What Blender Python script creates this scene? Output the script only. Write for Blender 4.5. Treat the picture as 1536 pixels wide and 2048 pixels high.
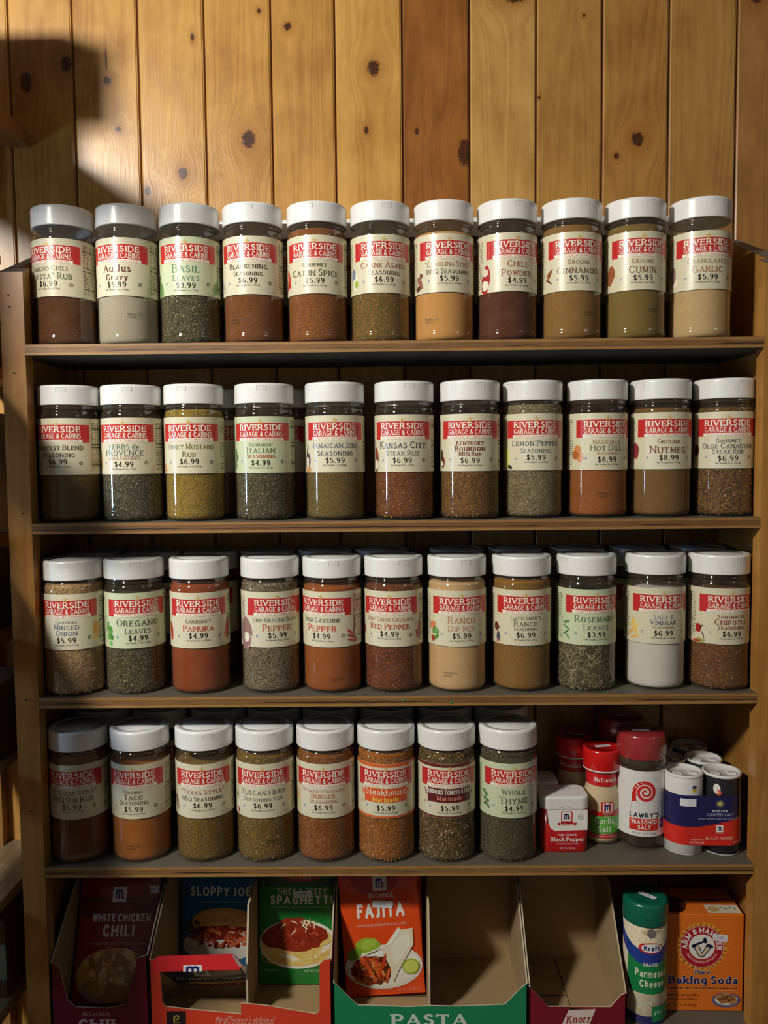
import bpy, math, random
import numpy as np
from mathutils import Matrix, Vector
R_ = math.radians
for o in list(bpy.data.objects): bpy.data.objects.remove(o)
SC = bpy.context.scene
COL = SC.collection
ZB = 1.5                      # height of the top shelf board above the floor (metres)

# ------------------------------------------------------------------ camera
def make_camera():
    p, ya, ro, cx, cy, cz = 0.06474, -0.00915, 0.00971, -0.00345, -0.8794, -0.12513
    sy, cyw, cp, sp = math.sin(ya), math.cos(ya), math.cos(p), math.sin(p)
    fw = Vector((sy*cp, cyw*cp, -sp)); r = Vector((cyw, -sy, 0)); dn = fw.cross(r)
    c, s = math.cos(ro), math.sin(ro)
    rr = c*r + s*dn; dd = -s*r + c*dn
    cd = bpy.data.cameras.new('camera'); cd.sensor_fit = 'VERTICAL'; cd.sensor_height = 36
    cd.lens = 1640*36/2048; cd.clip_start = .02
    cam = bpy.data.objects.new('camera', cd); COL.objects.link(cam)
    m = Matrix((rr, -dd, -fw)).transposed().to_4x4(); m.translation = Vector((cx, cy, cz+ZB))
    cam.matrix_world = m; SC.camera = cam
make_camera()

# ------------------------------------------------------------------ world, lights, exposure
W = bpy.data.worlds.new('world'); SC.world = W; W.use_nodes = True
W.node_tree.nodes['Background'].inputs[0].default_value = (1.0, .93, .84, 1)
W.node_tree.nodes['Background'].inputs[1].default_value = .045
def area(name, loc, target, sx, sy, power, color, spread=180):
    l = bpy.data.lights.new(name, 'AREA'); l.shape = 'RECTANGLE'; l.size = sx; l.size_y = sy
    l.energy = power; l.color = color; l.spread = R_(spread)
    o = bpy.data.objects.new(name, l); COL.objects.link(o); o.location = loc
    d = Vector(target)-Vector(loc)
    o.rotation_euler = d.to_track_quat('-Z', 'Y').to_euler(); return o
area('ceiling_light', (-.86, -.95, ZB+.50), (0, .1, ZB-.15), .13, .11, 12.5, (1, .955, .87))
area('second_ceiling_light', (1.9, -1.5, ZB+1.0), (0, 0, ZB), .5, .12, .5, (1, .94, .84))
area('window_light', (-1.2, -.30, ZB-.160), (0, .0, ZB-.160), .10, .13, 1.3, (.42, .66, 1))
SC.view_settings.view_transform = 'Standard'; SC.view_settings.look = 'None'
SC.view_settings.exposure = 0.75; SC.view_settings.gamma = 1; SC.view_settings.use_curve_mapping = False

# ------------------------------------------------------------------ colours and materials
def lin(c):
    c = max(c, 0)/255
    return c/12.92 if c <= .04045 else ((c+.055)/1.055)**2.4
def col(r, g, b, k=1.0): return (min(lin(r)*k, .95), min(lin(g)*k, .95), min(lin(b)*k, .95), 1)
_MC = {}
def pbr(name, c, rough=.5, coat=0, metal=0, bump=None, k=1.25):
    if name in _MC: return _MC[name]
    m = bpy.data.materials.new(name); m.use_nodes = True; _MC[name] = m
    b = m.node_tree.nodes['Principled BSDF']
    b.inputs['Base Color'].default_value = col(*c, k); b.inputs['Roughness'].default_value = rough
    b.inputs['Metallic'].default_value = metal; b.inputs['Coat Weight'].default_value = coat; b.inputs['Coat Roughness'].default_value = .12
    nt = m.node_tree
    tc = nt.nodes.new('ShaderNodeTexCoord'); n = nt.nodes.new('ShaderNodeTexNoise'); n.inputs['Scale'].default_value = (bump or (300,))[0]
    n.inputs['Detail'].default_value = 3
    nt.links.new(tc.outputs['Object'], n.inputs['Vector'])
    hs = nt.nodes.new('ShaderNodeMixRGB'); hs.blend_type = 'MULTIPLY'; hs.inputs[0].default_value = .12
    hs.inputs[1].default_value = col(*c, k); nt.links.new(n.outputs['Fac'], hs.inputs[2]); nt.links.new(hs.outputs[0], b.inputs['Base Color'])
    if bump:
        bp = nt.nodes.new('ShaderNodeBump'); bp.inputs['Distance'].default_value = bump[1]; bp.inputs['Strength'].default_value = .6
        nt.links.new(n.outputs['Fac'], bp.inputs['Height']); nt.links.new(bp.outputs[0], b.inputs['Normal'])
    return m
def ink(c, k=1.25, rough=.3):
    """printed colour; shares the gloss of the label it is printed on"""
    key = 'ink_%d_%d_%d' % tuple(c)
    return pbr(key, c, rough, .25, k=k)

class NT:
    """small helper to write math node chains"""
    def __init__(s, nt): s.nt = nt
    def n(s, t, **kw):
        x = s.nt.nodes.new(t)
        for k, v in kw.items(): setattr(x, k, v)
        return x
    def put(s, sock, v):
        if isinstance(v, (int, float, tuple)): sock.default_value = v
        else: s.nt.links.new(v, sock)
    def m(s, op, a, b=0.0, c=None):
        x = s.n('ShaderNodeMath', operation=op); s.put(x.inputs[0], a); s.put(x.inputs[1], b)
        if c is not None: s.put(x.inputs[2], c)
        return x.outputs[0]
    def noise(s, vec, scale, detail=2, rough=.5):
        x = s.n('ShaderNodeTexNoise'); s.put(x.inputs['Vector'], vec); x.inputs['Scale'].default_value = scale
        x.inputs['Detail'].default_value = detail; x.inputs['Roughness'].default_value = rough; return x.outputs['Fac']
    def comb(s, a, b, c):
        x = s.n('ShaderNodeCombineXYZ'); s.put(x.inputs[0], a); s.put(x.inputs[1], b); s.put(x.inputs[2], c); return x.outputs[0]
    def mr(s, v, a, b, c=0.0, d=1.0, smooth=False):
        x = s.n('ShaderNodeMapRange'); x.interpolation_type = 'SMOOTHSTEP' if smooth else 'LINEAR'
        s.put(x.inputs[0], v)
        for i, q in enumerate((a, b, c, d)): s.put(x.inputs[1+i], q)
        return x.outputs[0]
    def mix(s, f, a, b, mode='MIX'):
        x = s.n('ShaderNodeMixRGB', blend_type=mode); s.put(x.inputs[0], f); s.put(x.inputs[1], a); s.put(x.inputs[2], b); return x.outputs[0]
    def ramp(s, f, stops, const=False):
        x = s.n('ShaderNodeValToRGB'); s.put(x.inputs[0], f); e = x.color_ramp.elements
        if const: x.color_ramp.interpolation = 'CONSTANT'
        while len(e) < len(stops): e.new(.5)
        for i, (p, c) in enumerate(stops): e[i].position = p; e[i].color = c
        return x.outputs[0]

def wood(name, light, dark, grain='Z', knots=(), seed=0.0, rough=.33, coat=.25, fibre=1.0, k=1.15, dots=False, plies=None):
    m = bpy.data.materials.new(name); m.use_nodes = True; nt = m.node_tree; b = nt.nodes['Principled BSDF']
    q = NT(nt); tc = q.n('ShaderNodeTexCoord'); sp = q.n('ShaderNodeSeparateXYZ'); nt.links.new(tc.outputs['Object'], sp.inputs[0])
    X, Y, Z = sp.outputs
    if grain == 'Z': a, g, o = X, Z, Y
    elif grain == 'X': a, g, o = q.m('ADD', Z, 0), X, Y
    else: a, g, o = X, Y, Z
    core = None; halo = None; a0 = a
    for (kx, kz, rx, rz) in knots:
        dx = q.m('DIVIDE', q.m('SUBTRACT', a0, kx), rx); dz = q.m('DIVIDE', q.m('SUBTRACT', g, kz), rz)
        d = q.m('SQRT', q.m('ADD', q.m('MULTIPLY', dx, dx), q.m('MULTIPLY', dz, dz)))
        dn = q.m('ADD', d, q.m('MULTIPLY', q.m('SUBTRACT', q.noise(q.comb(a0, g, seed), 260, 2), .5), .9))
        w = q.m('EXPONENT', q.m('MULTIPLY', q.m('MULTIPLY', d, d), -.09))
        a = q.m('SUBTRACT', a, q.m('MULTIPLY', q.m('MULTIPLY', q.m('SUBTRACT', a0, kx), w), 1.15))
        c1 = q.mr(dn, 1.12, .72, 0, 1, True); h1 = q.m('EXPONENT', q.m('MULTIPLY', q.m('MULTIPLY', dn, dn), -.20))
        core = c1 if core is None else q.m('MAXIMUM', core, c1)
        halo = h1 if halo is None else q.m('MAXIMUM', halo, h1)
    v = q.comb(q.m('MULTIPLY', a, 1.0), q.m('MULTIPLY', g, .07), q.m('ADD', q.m('MULTIPLY', o, .25), seed))
    big = q.noise(v, 16, 2); rings = q.m('SINE', q.m('MULTIPLY', big, 95.0))
    v2 = q.comb(a, q.m('MULTIPLY', g, .03), q.m('ADD', o, seed)); fib = q.noise(v2, 700, 2)
    vb = q.comb(a, q.m('MULTIPLY', g, .6), seed); blot = q.noise(vb, 22, 3, .6)
    f = q.m('ADD', q.m('MULTIPLY', q.m('ADD', rings, 1.0), .13*fibre), q.m('MULTIPLY', fib, .30*fibre))
    f = q.m('ADD', f, q.mr(blot, .40, .72, 0, .60))
    c = q.mix(q.m('MULTIPLY', f, 1.0), col(*light, k), col(*dark, k))
    if dots:
        vd = q.n('ShaderNodeTexVoronoi'); nt.links.new(q.comb(a, q.m('MULTIPLY', g, .45), seed), vd.inputs['Vector']); vd.inputs['Scale'].default_value = 230
        dm = q.m('MULTIPLY', q.mr(vd.outputs['Distance'], .22, .1, 0, 1), q.mr(q.noise(q.comb(a, g, seed), 30, 2), .5, .62, 0, 1))
        c = q.mix(q.m('MULTIPLY', dm, .35), c, col(95, 55, 18, k))
    if halo is not None:
        c = q.mix(q.m('MULTIPLY', halo, .72), c, col(138, 84, 30, k))
        cr = q.m('SINE', q.m('MULTIPLY', q.noise(q.comb(a0, g, seed), 300, 1), 40))
        c = q.mix(core, c, q.mix(q.mr(cr, -1, 1, 0, .6), col(50, 24, 10, k), col(96, 54, 24, k)))
    if plies:            # plywood edge: layers across the thickness
        z0, th = plies
        t = q.m('DIVIDE', q.m('SUBTRACT', Z, z0), th)
        jit = q.m('MULTIPLY', q.m('SUBTRACT', q.noise(q.comb(q.m('MULTIPLY', X, 1.0), 0.0, seed), 9, 3), .5), .10)
        t = q.m('ADD', t, jit)
        ply = q.ramp(t, [(0, col(150, 112, 62, k)), (.22, col(150, 112, 62, k)), (.27, col(92, 60, 32, k)), (.5, col(112, 76, 42, k)), (.72, col(90, 58, 30, k)), (.77, col(152, 112, 64, k)), (1, col(140, 100, 58, k))])
        c = q.mix(.72, c, ply)
        fine = q.noise(q.comb(q.m('MULTIPLY', X, .05), Z, seed), 900, 2)
        c = q.mix(q.mr(fine, .5, .7, 0, .35), c, col(60, 38, 18, k))
        # long ragged split in the middle ply
        wob = q.m('MULTIPLY', q.m('SUBTRACT', q.noise(q.comb(X, 1.0, seed), 60, 3), .5), .16)
        dd = q.m('ABSOLUTE', q.m('SUBTRACT', q.m('ADD', t, wob), .42))
        msk = q.mr(q.noise(q.comb(X, 3.0, seed), 6, 1), .52, .56, 0, 1)
        c = q.mix(q.m('MULTIPLY', q.mr(dd, .055, .03, 0, 1), msk), c, col(24, 15, 8))
    nt.links.new(c, b.inputs['Base Color'])
    b.inputs['Roughness'].default_value = rough; b.inputs['Coat Weight'].default_value = coat; b.inputs['Coat Roughness'].default_value = .2
    bp = q.n('ShaderNodeBump'); bp.inputs['Strength'].default_value = .35; bp.inputs['Distance'].default_value = .0004
    nt.links.new(q.m('ADD', fib, q.m('MULTIPLY', blot, 1.5)), bp.inputs['Height']); nt.links.new(bp.outputs[0], b.inputs['Normal'])
    return m

def powder(name, cols, scale=900, contrast=1.0, k=1.1, rough=.9, blotch=.25, flat=False):
    """loose spice seen through the jar wall: mixed grains, slightly settled in clumps"""
    warm = cols[0][2] < cols[0][0]*.56 and cols[0][0] < 185; cols = [(c[0]*.90, c[1]*.91, c[2]*.70) if warm else (c[0], c[1], c[2]) for c in cols]
    m = bpy.data.materials.new(name); m.use_nodes = True; nt = m.node_tree; b = nt.nodes['Principled BSDF']; q = NT(nt)
    tc = q.n('ShaderNodeTexCoord'); V = tc.outputs['Object']
    vo = q.n('ShaderNodeTexVoronoi'); nt.links.new(V, vo.inputs['Vector']); vo.inputs['Scale'].default_value = scale
    sp = q.n('ShaderNodeSeparateColor'); nt.links.new(vo.outputs['Color'], sp.inputs[0])
    n = len(cols); st = [(i/n, col(*c, k)) for i, c in enumerate(cols)]
    c = q.ramp(sp.outputs[0], st, True) if n > 1 else q.ramp(sp.outputs[0], [(0, col(*cols[0], k)), (1, col(*cols[0], k))])
    c = q.mix(1-contrast, c, col(*[sum(x[i] for x in cols)/n for i in range(3)], k))
    mp = q.n('ShaderNodeMapping'); nt.links.new(V, mp.inputs[0]); mp.inputs[3].default_value = (1, 1, .6)
    bl = q.noise(mp.outputs[0], 55, 3, .6)
    c = q.mix(q.mr(bl, .35, .75, 0, blotch), c, col(*[x*.62 for x in cols[0]], k))
    nt.links.new(c, b.inputs['Base Color']); b.inputs['Roughness'].default_value = rough; b.inputs['Specular IOR Level'].default_value = .2
    bp = q.n('ShaderNodeBump'); bp.inputs['Strength'].default_value = .5; bp.inputs['Distance'].default_value = .0002 if scale >= 1000 else .0006
    nt.links.new(q.m('ADD', vo.outputs['Distance'], bl), bp.inputs['Height']); nt.links.new(bp.outputs[0], b.inputs['Normal'])
    return m

def clear_plastic():
    """thin clear shell: transparent with Fresnel gloss and a trace of dust"""
    m = bpy.data.materials.new('clear_plastic'); m.use_nodes = True; nt = m.node_tree; nt.nodes.clear(); q = NT(nt)
    out = q.n('ShaderNodeOutputMaterial'); tr = q.n('ShaderNodeBsdfTransparent'); tr.inputs[0].default_value = (.96, .95, .93, 1)
    gl = q.n('ShaderNodeBsdfGlossy'); gl.inputs['Roughness'].default_value = .045; gl.inputs[0].default_value = (1, 1, 1, 1)
    df = q.n('ShaderNodeBsdfDiffuse'); df.inputs[0].default_value = (.42, .33, .22, 1)
    # Schlick Fresnel of a thin sheet, the same from both sides
    ge = q.n('ShaderNodeNewGeometry'); dp = q.n('ShaderNodeVectorMath', operation='DOT_PRODUCT')
    nt.links.new(ge.outputs['Normal'], dp.inputs[0]); nt.links.new(ge.outputs['Incoming'], dp.inputs[1])
    ct = q.m('SUBTRACT', 1.0, q.m('ABSOLUTE', dp.outputs['Value']))
    fr = q.m('ADD', q.m('MULTIPLY', q.m('POWER', ct, 5.0), .85), .06)
    tc = q.n('ShaderNodeTexCoord'); ns = q.noise(tc.outputs['Object'], 60, 3)
    m1 = q.n('ShaderNodeMixShader'); nt.links.new(q.mr(ns, .3, .8, .03, .10), m1.inputs[0]); nt.links.new(tr.outputs[0], m1.inputs[1]); nt.links.new(df.outputs[0], m1.inputs[2])
    m2 = q.n('ShaderNodeMixShader'); nt.links.new(fr, m2.inputs[0]); nt.links.new(m1.outputs[0], m2.inputs[1]); nt.links.new(gl.outputs[0], m2.inputs[2])
    nt.links.new(m2.outputs[0], out.inputs[0]); return m
CLEAR = clear_plastic()

# ------------------------------------------------------------------ mesh builder
class MB:
    def __init__(s): s.v = []; s.f = []; s.m = []; s.mats = []
    def mat(s, m):
        if m not in s.mats: s.mats.append(m)
        return s.mats.index(m)
    def face(s, pts, m):
        i = len(s.v); s.v.extend(pts); s.f.append(tuple(range(i, i+len(pts)))); s.m.append(s.mat(m))
    def grid(s, P, nu, nv, m, u0=0, u1=1, v0=0, v1=1):
        i = len(s.v); mi = s.mat(m)
        for b in range(nv+1):
            for a in range(nu+1): s.v.append(P(u0+(u1-u0)*a/nu, v0+(v1-v0)*b/nv))
        for b in range(nv):
            for a in range(nu):
                p = i+b*(nu+1)+a; s.f.append((p, p+1, p+nu+2, p+nu+1)); s.m.append(mi)
    def disc(s, P, cu, cv, ru, rv, m, seg=20, rings=3, rot=0, wob=0, seed=0):
        i = len(s.v); mi = s.mat(m); rd = random.Random(seed); w = [1+wob*(rd.random()-.5) for _ in range(seg)]
        c, t = math.cos(rot), math.sin(rot); s.v.append(P(cu, cv))
        for k in range(1, rings+1):
            for a in range(seg):
                x = ru*k/rings*math.cos(2*math.pi*a/seg)*w[a]; y = rv*k/rings*math.sin(2*math.pi*a/seg)*w[a]
                s.v.append(P(cu+c*x-t*y, cv+t*x+c*y))
        for a in range(seg): s.f.append((i, i+1+a, i+1+(a+1) % seg)); s.m.append(mi)
        for k in range(rings-1):
            for a in range(seg):
                p = i+1+k*seg; b = (a+1) % seg; s.f.append((p+a, p+seg+a, p+seg+b, p+b)); s.m.append(mi)
    def ring(s, P, cu, cv, r0, r1, m, seg=40, a0=0, a1=360, sy=1):
        i = len(s.v); mi = s.mat(m); n = seg+1
        for k in range(n):
            t = R_(a0+(a1-a0)*k/seg)
            s.v.append(P(cu+r0*math.cos(t), cv+sy*r0*math.sin(t))); s.v.append(P(cu+r1*math.cos(t), cv+sy*r1*math.sin(t)))
        for k in range(seg): p = i+2*k; s.f.append((p, p+1, p+3, p+2)); s.m.append(mi)
    def lathe(s, prof, m, seg=48, cap0=False, cap1=False, c=(0, 0), sx=1, sy=1):
        i = len(s.v); mi = s.mat(m); n = len(prof)
        for (r, z) in prof:
            for a in range(seg):
                t = 2*math.pi*a/seg; s.v.append((c[0]+sx*r*math.cos(t), c[1]+sy*r*math.sin(t), z))
        for k in range(n-1):
            for a in range(seg):
                b = (a+1) % seg; s.f.append((i+k*seg+a, i+k*seg+b, i+(k+1)*seg+b, i+(k+1)*seg+a)); s.m.append(mi)
        if cap0: s.f.append(tuple(i+a for a in reversed(range(seg)))); s.m.append(mi)
        if cap1: s.f.append(tuple(i+(n-1)*seg+a for a in range(seg))); s.m.append(mi)
    def box(s, x0, x1, y0, y1, z0, z1, m):
        i = len(s.v); mi = s.mat(m)
        s.v += [(x0, y0, z0), (x1, y0, z0), (x1, y1, z0), (x0, y1, z0), (x0, y0, z1), (x1, y0, z1), (x1, y1, z1), (x0, y1, z1)]
        for q in ((3, 2, 1, 0), (4, 5, 6, 7), (0, 1, 5, 4), (1, 2, 6, 5), (2, 3, 7, 6), (3, 0, 4, 7)): s.f.append(tuple(i+a for a in q)); s.m.append(mi)
    def prism(s, pts, axis, a, b, m, m2=None, side=None):
        """closed outline pts (2D) swept along an axis from a to b; m on face a, m2 on face b"""
        def P(p, t): return {'x': (t, p[0], p[1]), 'y': (p[0], t, p[1]), 'z': (p[0], p[1], t)}[axis]
        n = len(pts); s.face([P(p, a) for p in pts], m); s.face([P(p, b) for p in reversed(pts)], m2 or m)
        for k in range(n): s.face([P(pts[k], a), P(pts[k], b), P(pts[(k+1) % n], b), P(pts[(k+1) % n], a)], side or m)
    def build(s, name, parent=None, smooth=False, loc=None, rot=None):
        me = bpy.data.meshes.new(name); me.from_pydata(s.v, [], s.f)
        for m in s.mats: me.materials.append(m)
        me.polygons.foreach_set('material_index', s.m)
        if smooth: me.polygons.foreach_set('use_smooth', [True]*len(s.f))
        me.update(); return link(name, me, parent, loc, rot)
def link(name, me, parent=None, loc=None, rot=None):
    o = bpy.data.objects.new(name, me); COL.objects.link(o)
    if parent: o.parent = parent
    if loc: o.location = loc
    if rot: o.rotation_euler = rot
    return o
def rounded(mb_obj, w=.0008, seg=2):
    md = mb_obj.modifiers.new('bevel', 'BEVEL'); md.width = w; md.segments = seg; md.limit_method = 'ANGLE'; return mb_obj
def thing(name, label, cat, loc, rz=0, group=None):
    o = bpy.data.objects.new(name, None); COL.objects.link(o); o.location = (loc[0], loc[1], loc[2]+(.0003 if loc[2] else 0)); o.rotation_euler = (0, 0, rz)
    o.empty_display_size = .02; o['label'] = label; o['category'] = cat
    if group: o['group'] = group
    return o
def cyl(Rr, z0=0.0):
    return lambda u, v: (Rr*math.sin(u/Rr), -Rr*math.cos(u/Rr), z0+v)
def flat(y=0.0):
    return lambda u, v: (u, y, v)

# ------------------------------------------------------------------ lettering (own stroke alphabet)
G = {}
def _def(ch, w, *st): G[ch] = (w, st)
def L(*p): return ('L', [(p[i], p[i+1]) for i in range(0, len(p), 2)])
def Cv(*p): return ('C', [(p[i], p[i+1]) for i in range(0, len(p), 2)])
_def('A', .74, L(0,0,.37,1), L(.37,1,.74,0), L(.14,.33,.6,.33))
_def('B', .56, L(0,0,0,1), Cv(0,1,.3,1,.46,.92,.48,.73,.36,.57,0,.54), Cv(0,.54,.34,.53,.54,.42,.55,.2,.38,.02,0,0))
_def('C', .66, Cv(.64,.8,.5,.96,.33,1,.12,.86,.02,.5,.12,.14,.33,0,.5,.03,.66,.2))
_def('D', .7, L(0,0,0,1), Cv(0,1,.28,1,.56,.86,.68,.5,.56,.14,.28,0,0,0))
_def('E', .52, L(0,0,0,1), L(0,1,.5,1), L(0,.53,.4,.53), L(0,0,.52,0))
_def('F', .5, L(0,0,0,1), L(0,1,.5,1), L(0,.52,.4,.52))
_def('G', .72, Cv(.64,.82,.5,.97,.34,1,.12,.86,.02,.5,.12,.14,.34,0,.52,.03,.68,.14), L(.68,.1,.68,.44), L(.46,.44,.7,.44))
_def('H', .68, L(0,0,0,1), L(.68,0,.68,1), L(0,.53,.68,.53))
_def('I', .1, L(.05,0,.05,1))
_def('J', .36, L(.3,1,.3,.2), Cv(.3,.24,.27,.06,.15,0,.02,.08))
_def('K', .64, L(0,0,0,1), L(.56,1,.02,.48), L(.18,.62,.64,0))
_def('L', .5, L(0,0,0,1), L(0,0,.5,0))
_def('M', .86, L(.04,0,.08,1), L(.08,1,.43,.12), L(.43,.12,.78,1), L(.78,1,.82,0))
_def('N', .72, L(0,0,0,1), L(0,1,.7,0), L(.7,0,.7,1))
_def('O', .76, Cv(.38,1,.14,.88,.02,.5,.14,.12,.38,0,.62,.12,.74,.5,.62,.88,.38,1))
_def('P', .54, L(0,0,0,1), Cv(0,1,.32,1,.5,.9,.53,.72,.46,.54,.3,.46,0,.45))
_def('Q', .76, Cv(.38,1,.14,.88,.02,.5,.14,.12,.38,0,.62,.12,.74,.5,.62,.88,.38,1), L(.42,.22,.76,-.12))
_def('R', .64, L(0,0,0,1), Cv(0,1,.3,1,.48,.91,.52,.74,.44,.57,.28,.5,0,.5), L(.26,.5,.64,0))
_def('S', .5, Cv(.46,.82,.36,.97,.22,1,.06,.9,.05,.7,.18,.57,.34,.48,.48,.34,.46,.12,.28,0,.12,.02,.02,.18))
_def('T', .62, L(.31,0,.31,1), L(0,1,.62,1))
_def('U', .68, L(0,1,0,.3), Cv(0,.36,.04,.12,.18,.01,.34,0,.5,.01,.64,.12,.68,.36), L(.68,.3,.68,1))
_def('V', .72, L(0,1,.36,0), L(.36,0,.72,1))
_def('W', 1.0, L(0,1,.26,0), L(.26,0,.5,.9), L(.5,.9,.74,0), L(.74,0,1.0,1))
_def('X', .66, L(0,1,.66,0), L(.64,1,.02,0))
_def('Y', .66, L(0,1,.33,.48), L(.66,1,.33,.48), L(.33,.48,.33,0))
_def('Z', .6, L(.02,1,.6,1), L(.6,1,0,0), L(0,0,.6,0))
_def('a', .44, Cv(.06,.52,.14,.64,.26,.66,.38,.58,.4,.42), L(.4,.46,.4,0), Cv(.4,.38,.2,.36,.04,.26,.04,.1,.14,0,.28,.04,.4,.16))
_def('b', .48, L(0,0,0,1), Cv(0,.46,.12,.63,.26,.66,.42,.56,.47,.33,.42,.1,.26,0,.12,.02,0,.16))
_def('c', .42, Cv(.41,.52,.3,.65,.18,.64,.05,.52,.02,.32,.06,.12,.2,0,.32,.02,.42,.14))
_def('d', .48, L(.46,0,.46,1), Cv(.46,.46,.36,.63,.22,.66,.06,.55,.02,.33,.06,.1,.22,0,.36,.03,.46,.16))
_def('e', .44, L(.03,.36,.43,.36), Cv(.43,.36,.4,.56,.24,.66,.08,.56,.02,.34,.07,.1,.22,0,.34,.02,.43,.13))
_def('f', .3, L(.12,0,.12,.8), Cv(.12,.76,.15,.94,.24,1,.33,.96), L(0,.64,.3,.64))
_def('g', .46, L(.44,.64,.44,-.08), Cv(.44,.46,.34,.64,.22,.66,.06,.56,.02,.34,.06,.12,.22,.04,.34,.06,.44,.2), Cv(.44,-.04,.4,-.2,.24,-.27,.06,-.2))
_def('h', .46, L(0,0,0,1), Cv(0,.44,.12,.62,.26,.66,.4,.6,.44,.42), L(.44,.46,.44,0))
_def('i', .1, L(.05,0,.05,.65), L(.05,.84,.05,.94))
_def('j', .2, L(.14,.65,.14,-.08), Cv(.14,-.04,.1,-.22,-.02,-.26), L(.14,.84,.14,.94))
_def('k', .46, L(0,0,0,1), L(.4,.64,.02,.28), L(.14,.4,.46,0))
_def('l', .1, L(.05,0,.05,1))
_def('m', .76, L(0,0,0,.64), Cv(0,.44,.1,.62,.22,.66,.34,.6,.38,.42), L(.38,.46,.38,0), Cv(.38,.44,.48,.62,.6,.66,.72,.6,.76,.42), L(.76,.46,.76,0))
_def('n', .46, L(0,0,0,.64), Cv(0,.44,.12,.62,.26,.66,.4,.6,.44,.42), L(.44,.46,.44,0))
_def('o', .48, Cv(.24,.66,.08,.56,.02,.33,.08,.1,.24,0,.4,.1,.46,.33,.4,.56,.24,.66))
_def('p', .48, L(0,-.28,0,.64), Cv(0,.46,.12,.63,.26,.66,.42,.56,.47,.33,.42,.1,.26,0,.12,.02,0,.16))
_def('q', .48, L(.46,-.28,.46,.64), Cv(.46,.46,.36,.63,.22,.66,.06,.55,.02,.33,.06,.1,.22,0,.36,.03,.46,.16))
_def('r', .32, L(0,0,0,.64), Cv(0,.42,.08,.58,.2,.66,.32,.62))
_def('s', .36, Cv(.34,.54,.24,.65,.12,.64,.04,.52,.1,.4,.24,.32,.34,.22,.32,.06,.18,0,.08,.02,.01,.12))
_def('t', .3, L(.12,.86,.12,.14), Cv(.12,.2,.14,.04,.22,0,.32,.06), L(0,.64,.3,.64))
_def('u', .46, L(0,.64,0,.22), Cv(0,.28,.03,.06,.16,0,.3,.04,.44,.2), L(.44,0,.44,.64))
_def('v', .46, L(0,.64,.23,0), L(.23,0,.46,.64))
_def('w', .7, L(0,.64,.18,0), L(.18,0,.35,.58), L(.35,.58,.52,0), L(.52,0,.7,.64))
_def('x', .44, L(0,.64,.44,0), L(.42,.64,.02,0))
_def('y', .46, L(0,.64,.24,.02), L(.46,.64,.16,-.24), L(.16,-.24,.04,-.25))
_def('z', .42, L(.02,.64,.42,.64), L(.42,.64,0,0), L(0,0,.42,0))
_def('0', .54, Cv(.27,1,.1,.86,.02,.5,.1,.14,.27,0,.44,.14,.52,.5,.44,.86,.27,1))
_def('1', .34, L(.06,.8,.2,1), L(.2,1,.2,0))
_def('2', .52, Cv(.04,.78,.12,.96,.28,1,.44,.9,.46,.7,.34,.44,.02,.0), L(.02,0,.52,0))
_def('3', .5, Cv(.04,.84,.16,.98,.32,.98,.44,.84,.4,.62,.22,.54), Cv(.22,.54,.42,.48,.48,.26,.38,.06,.2,0,.02,.12))
_def('4', .56, L(.42,0,.42,1), L(.42,1,.02,.3), L(.02,.3,.56,.3))
_def('5', .5, L(.46,1,.1,1), L(.1,1,.06,.55), Cv(.06,.55,.22,.62,.4,.54,.48,.32,.4,.08,.2,0,.02,.1))
_def('6', .52, Cv(.44,.92,.3,1,.12,.84,.03,.5,.06,.16,.22,0,.4,.04,.49,.28,.42,.52,.24,.6,.05,.4))
_def('7', .5, L(.02,1,.5,1), L(.5,1,.16,0))
_def('8', .5, Cv(.25,1,.08,.92,.06,.72,.25,.54,.46,.34,.45,.1,.25,0,.05,.1,.04,.34,.25,.54,.44,.72,.42,.92,.25,1))
_def('9', .52, Cv(.08,.08,.22,0,.4,.16,.49,.5,.46,.84,.3,1,.12,.96,.03,.72,.1,.48,.28,.4,.47,.6))
_def('$', .5, Cv(.46,.8,.36,.93,.22,.95,.07,.86,.06,.68,.2,.56,.34,.47,.47,.34,.45,.15,.28,.05,.12,.07,.02,.2), L(.26,-.1,.26,1.1))
_def('&', .7, Cv(.68,.0,.5,.18,.28,.5,.16,.74,.2,.94,.34,1,.46,.9,.44,.72,.26,.54,.06,.36,.04,.12,.2,0,.4,.04,.56,.24,.62,.46))
_def('.', .1, L(.05,0,.05,.09))
_def(',', .1, L(.07,.09,.02,-.14))
_def("'", .1, L(.06,1,.04,.74))
_def('\u201c', .26, L(.05,.76,.08,1), L(.19,.76,.22,1))
_def('\u201d', .26, L(.08,1,.05,.76), L(.22,1,.19,.76))
_def('-', .3, L(.02,.36,.28,.36))
_def('|', .1, L(.05,-.1,.05,1))
_def('!', .1, L(.05,.3,.05,1), L(.05,0,.05,.1))
_def('#', .56, L(.16,0,.24,1), L(.36,0,.44,1), L(.04,.34,.54,.34), L(.06,.68,.56,.68))
_def('(', .2, Cv(.18,1.05,.04,.75,.02,.45,.04,.15,.18,-.15))
_def(')', .2, Cv(.02,1.05,.16,.75,.18,.45,.16,.15,.02,-.15))
_def(':', .1, L(.05,.04,.05,.14), L(.05,.5,.05,.6))
_def('%', .7, L(.1,0,.6,1), Cv(.16,1,.04,.9,.04,.7,.16,.6,.28,.7,.28,.9,.16,1), Cv(.54,.4,.42,.3,.42,.1,.54,0,.66,.1,.66,.3,.54,.4))
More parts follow.
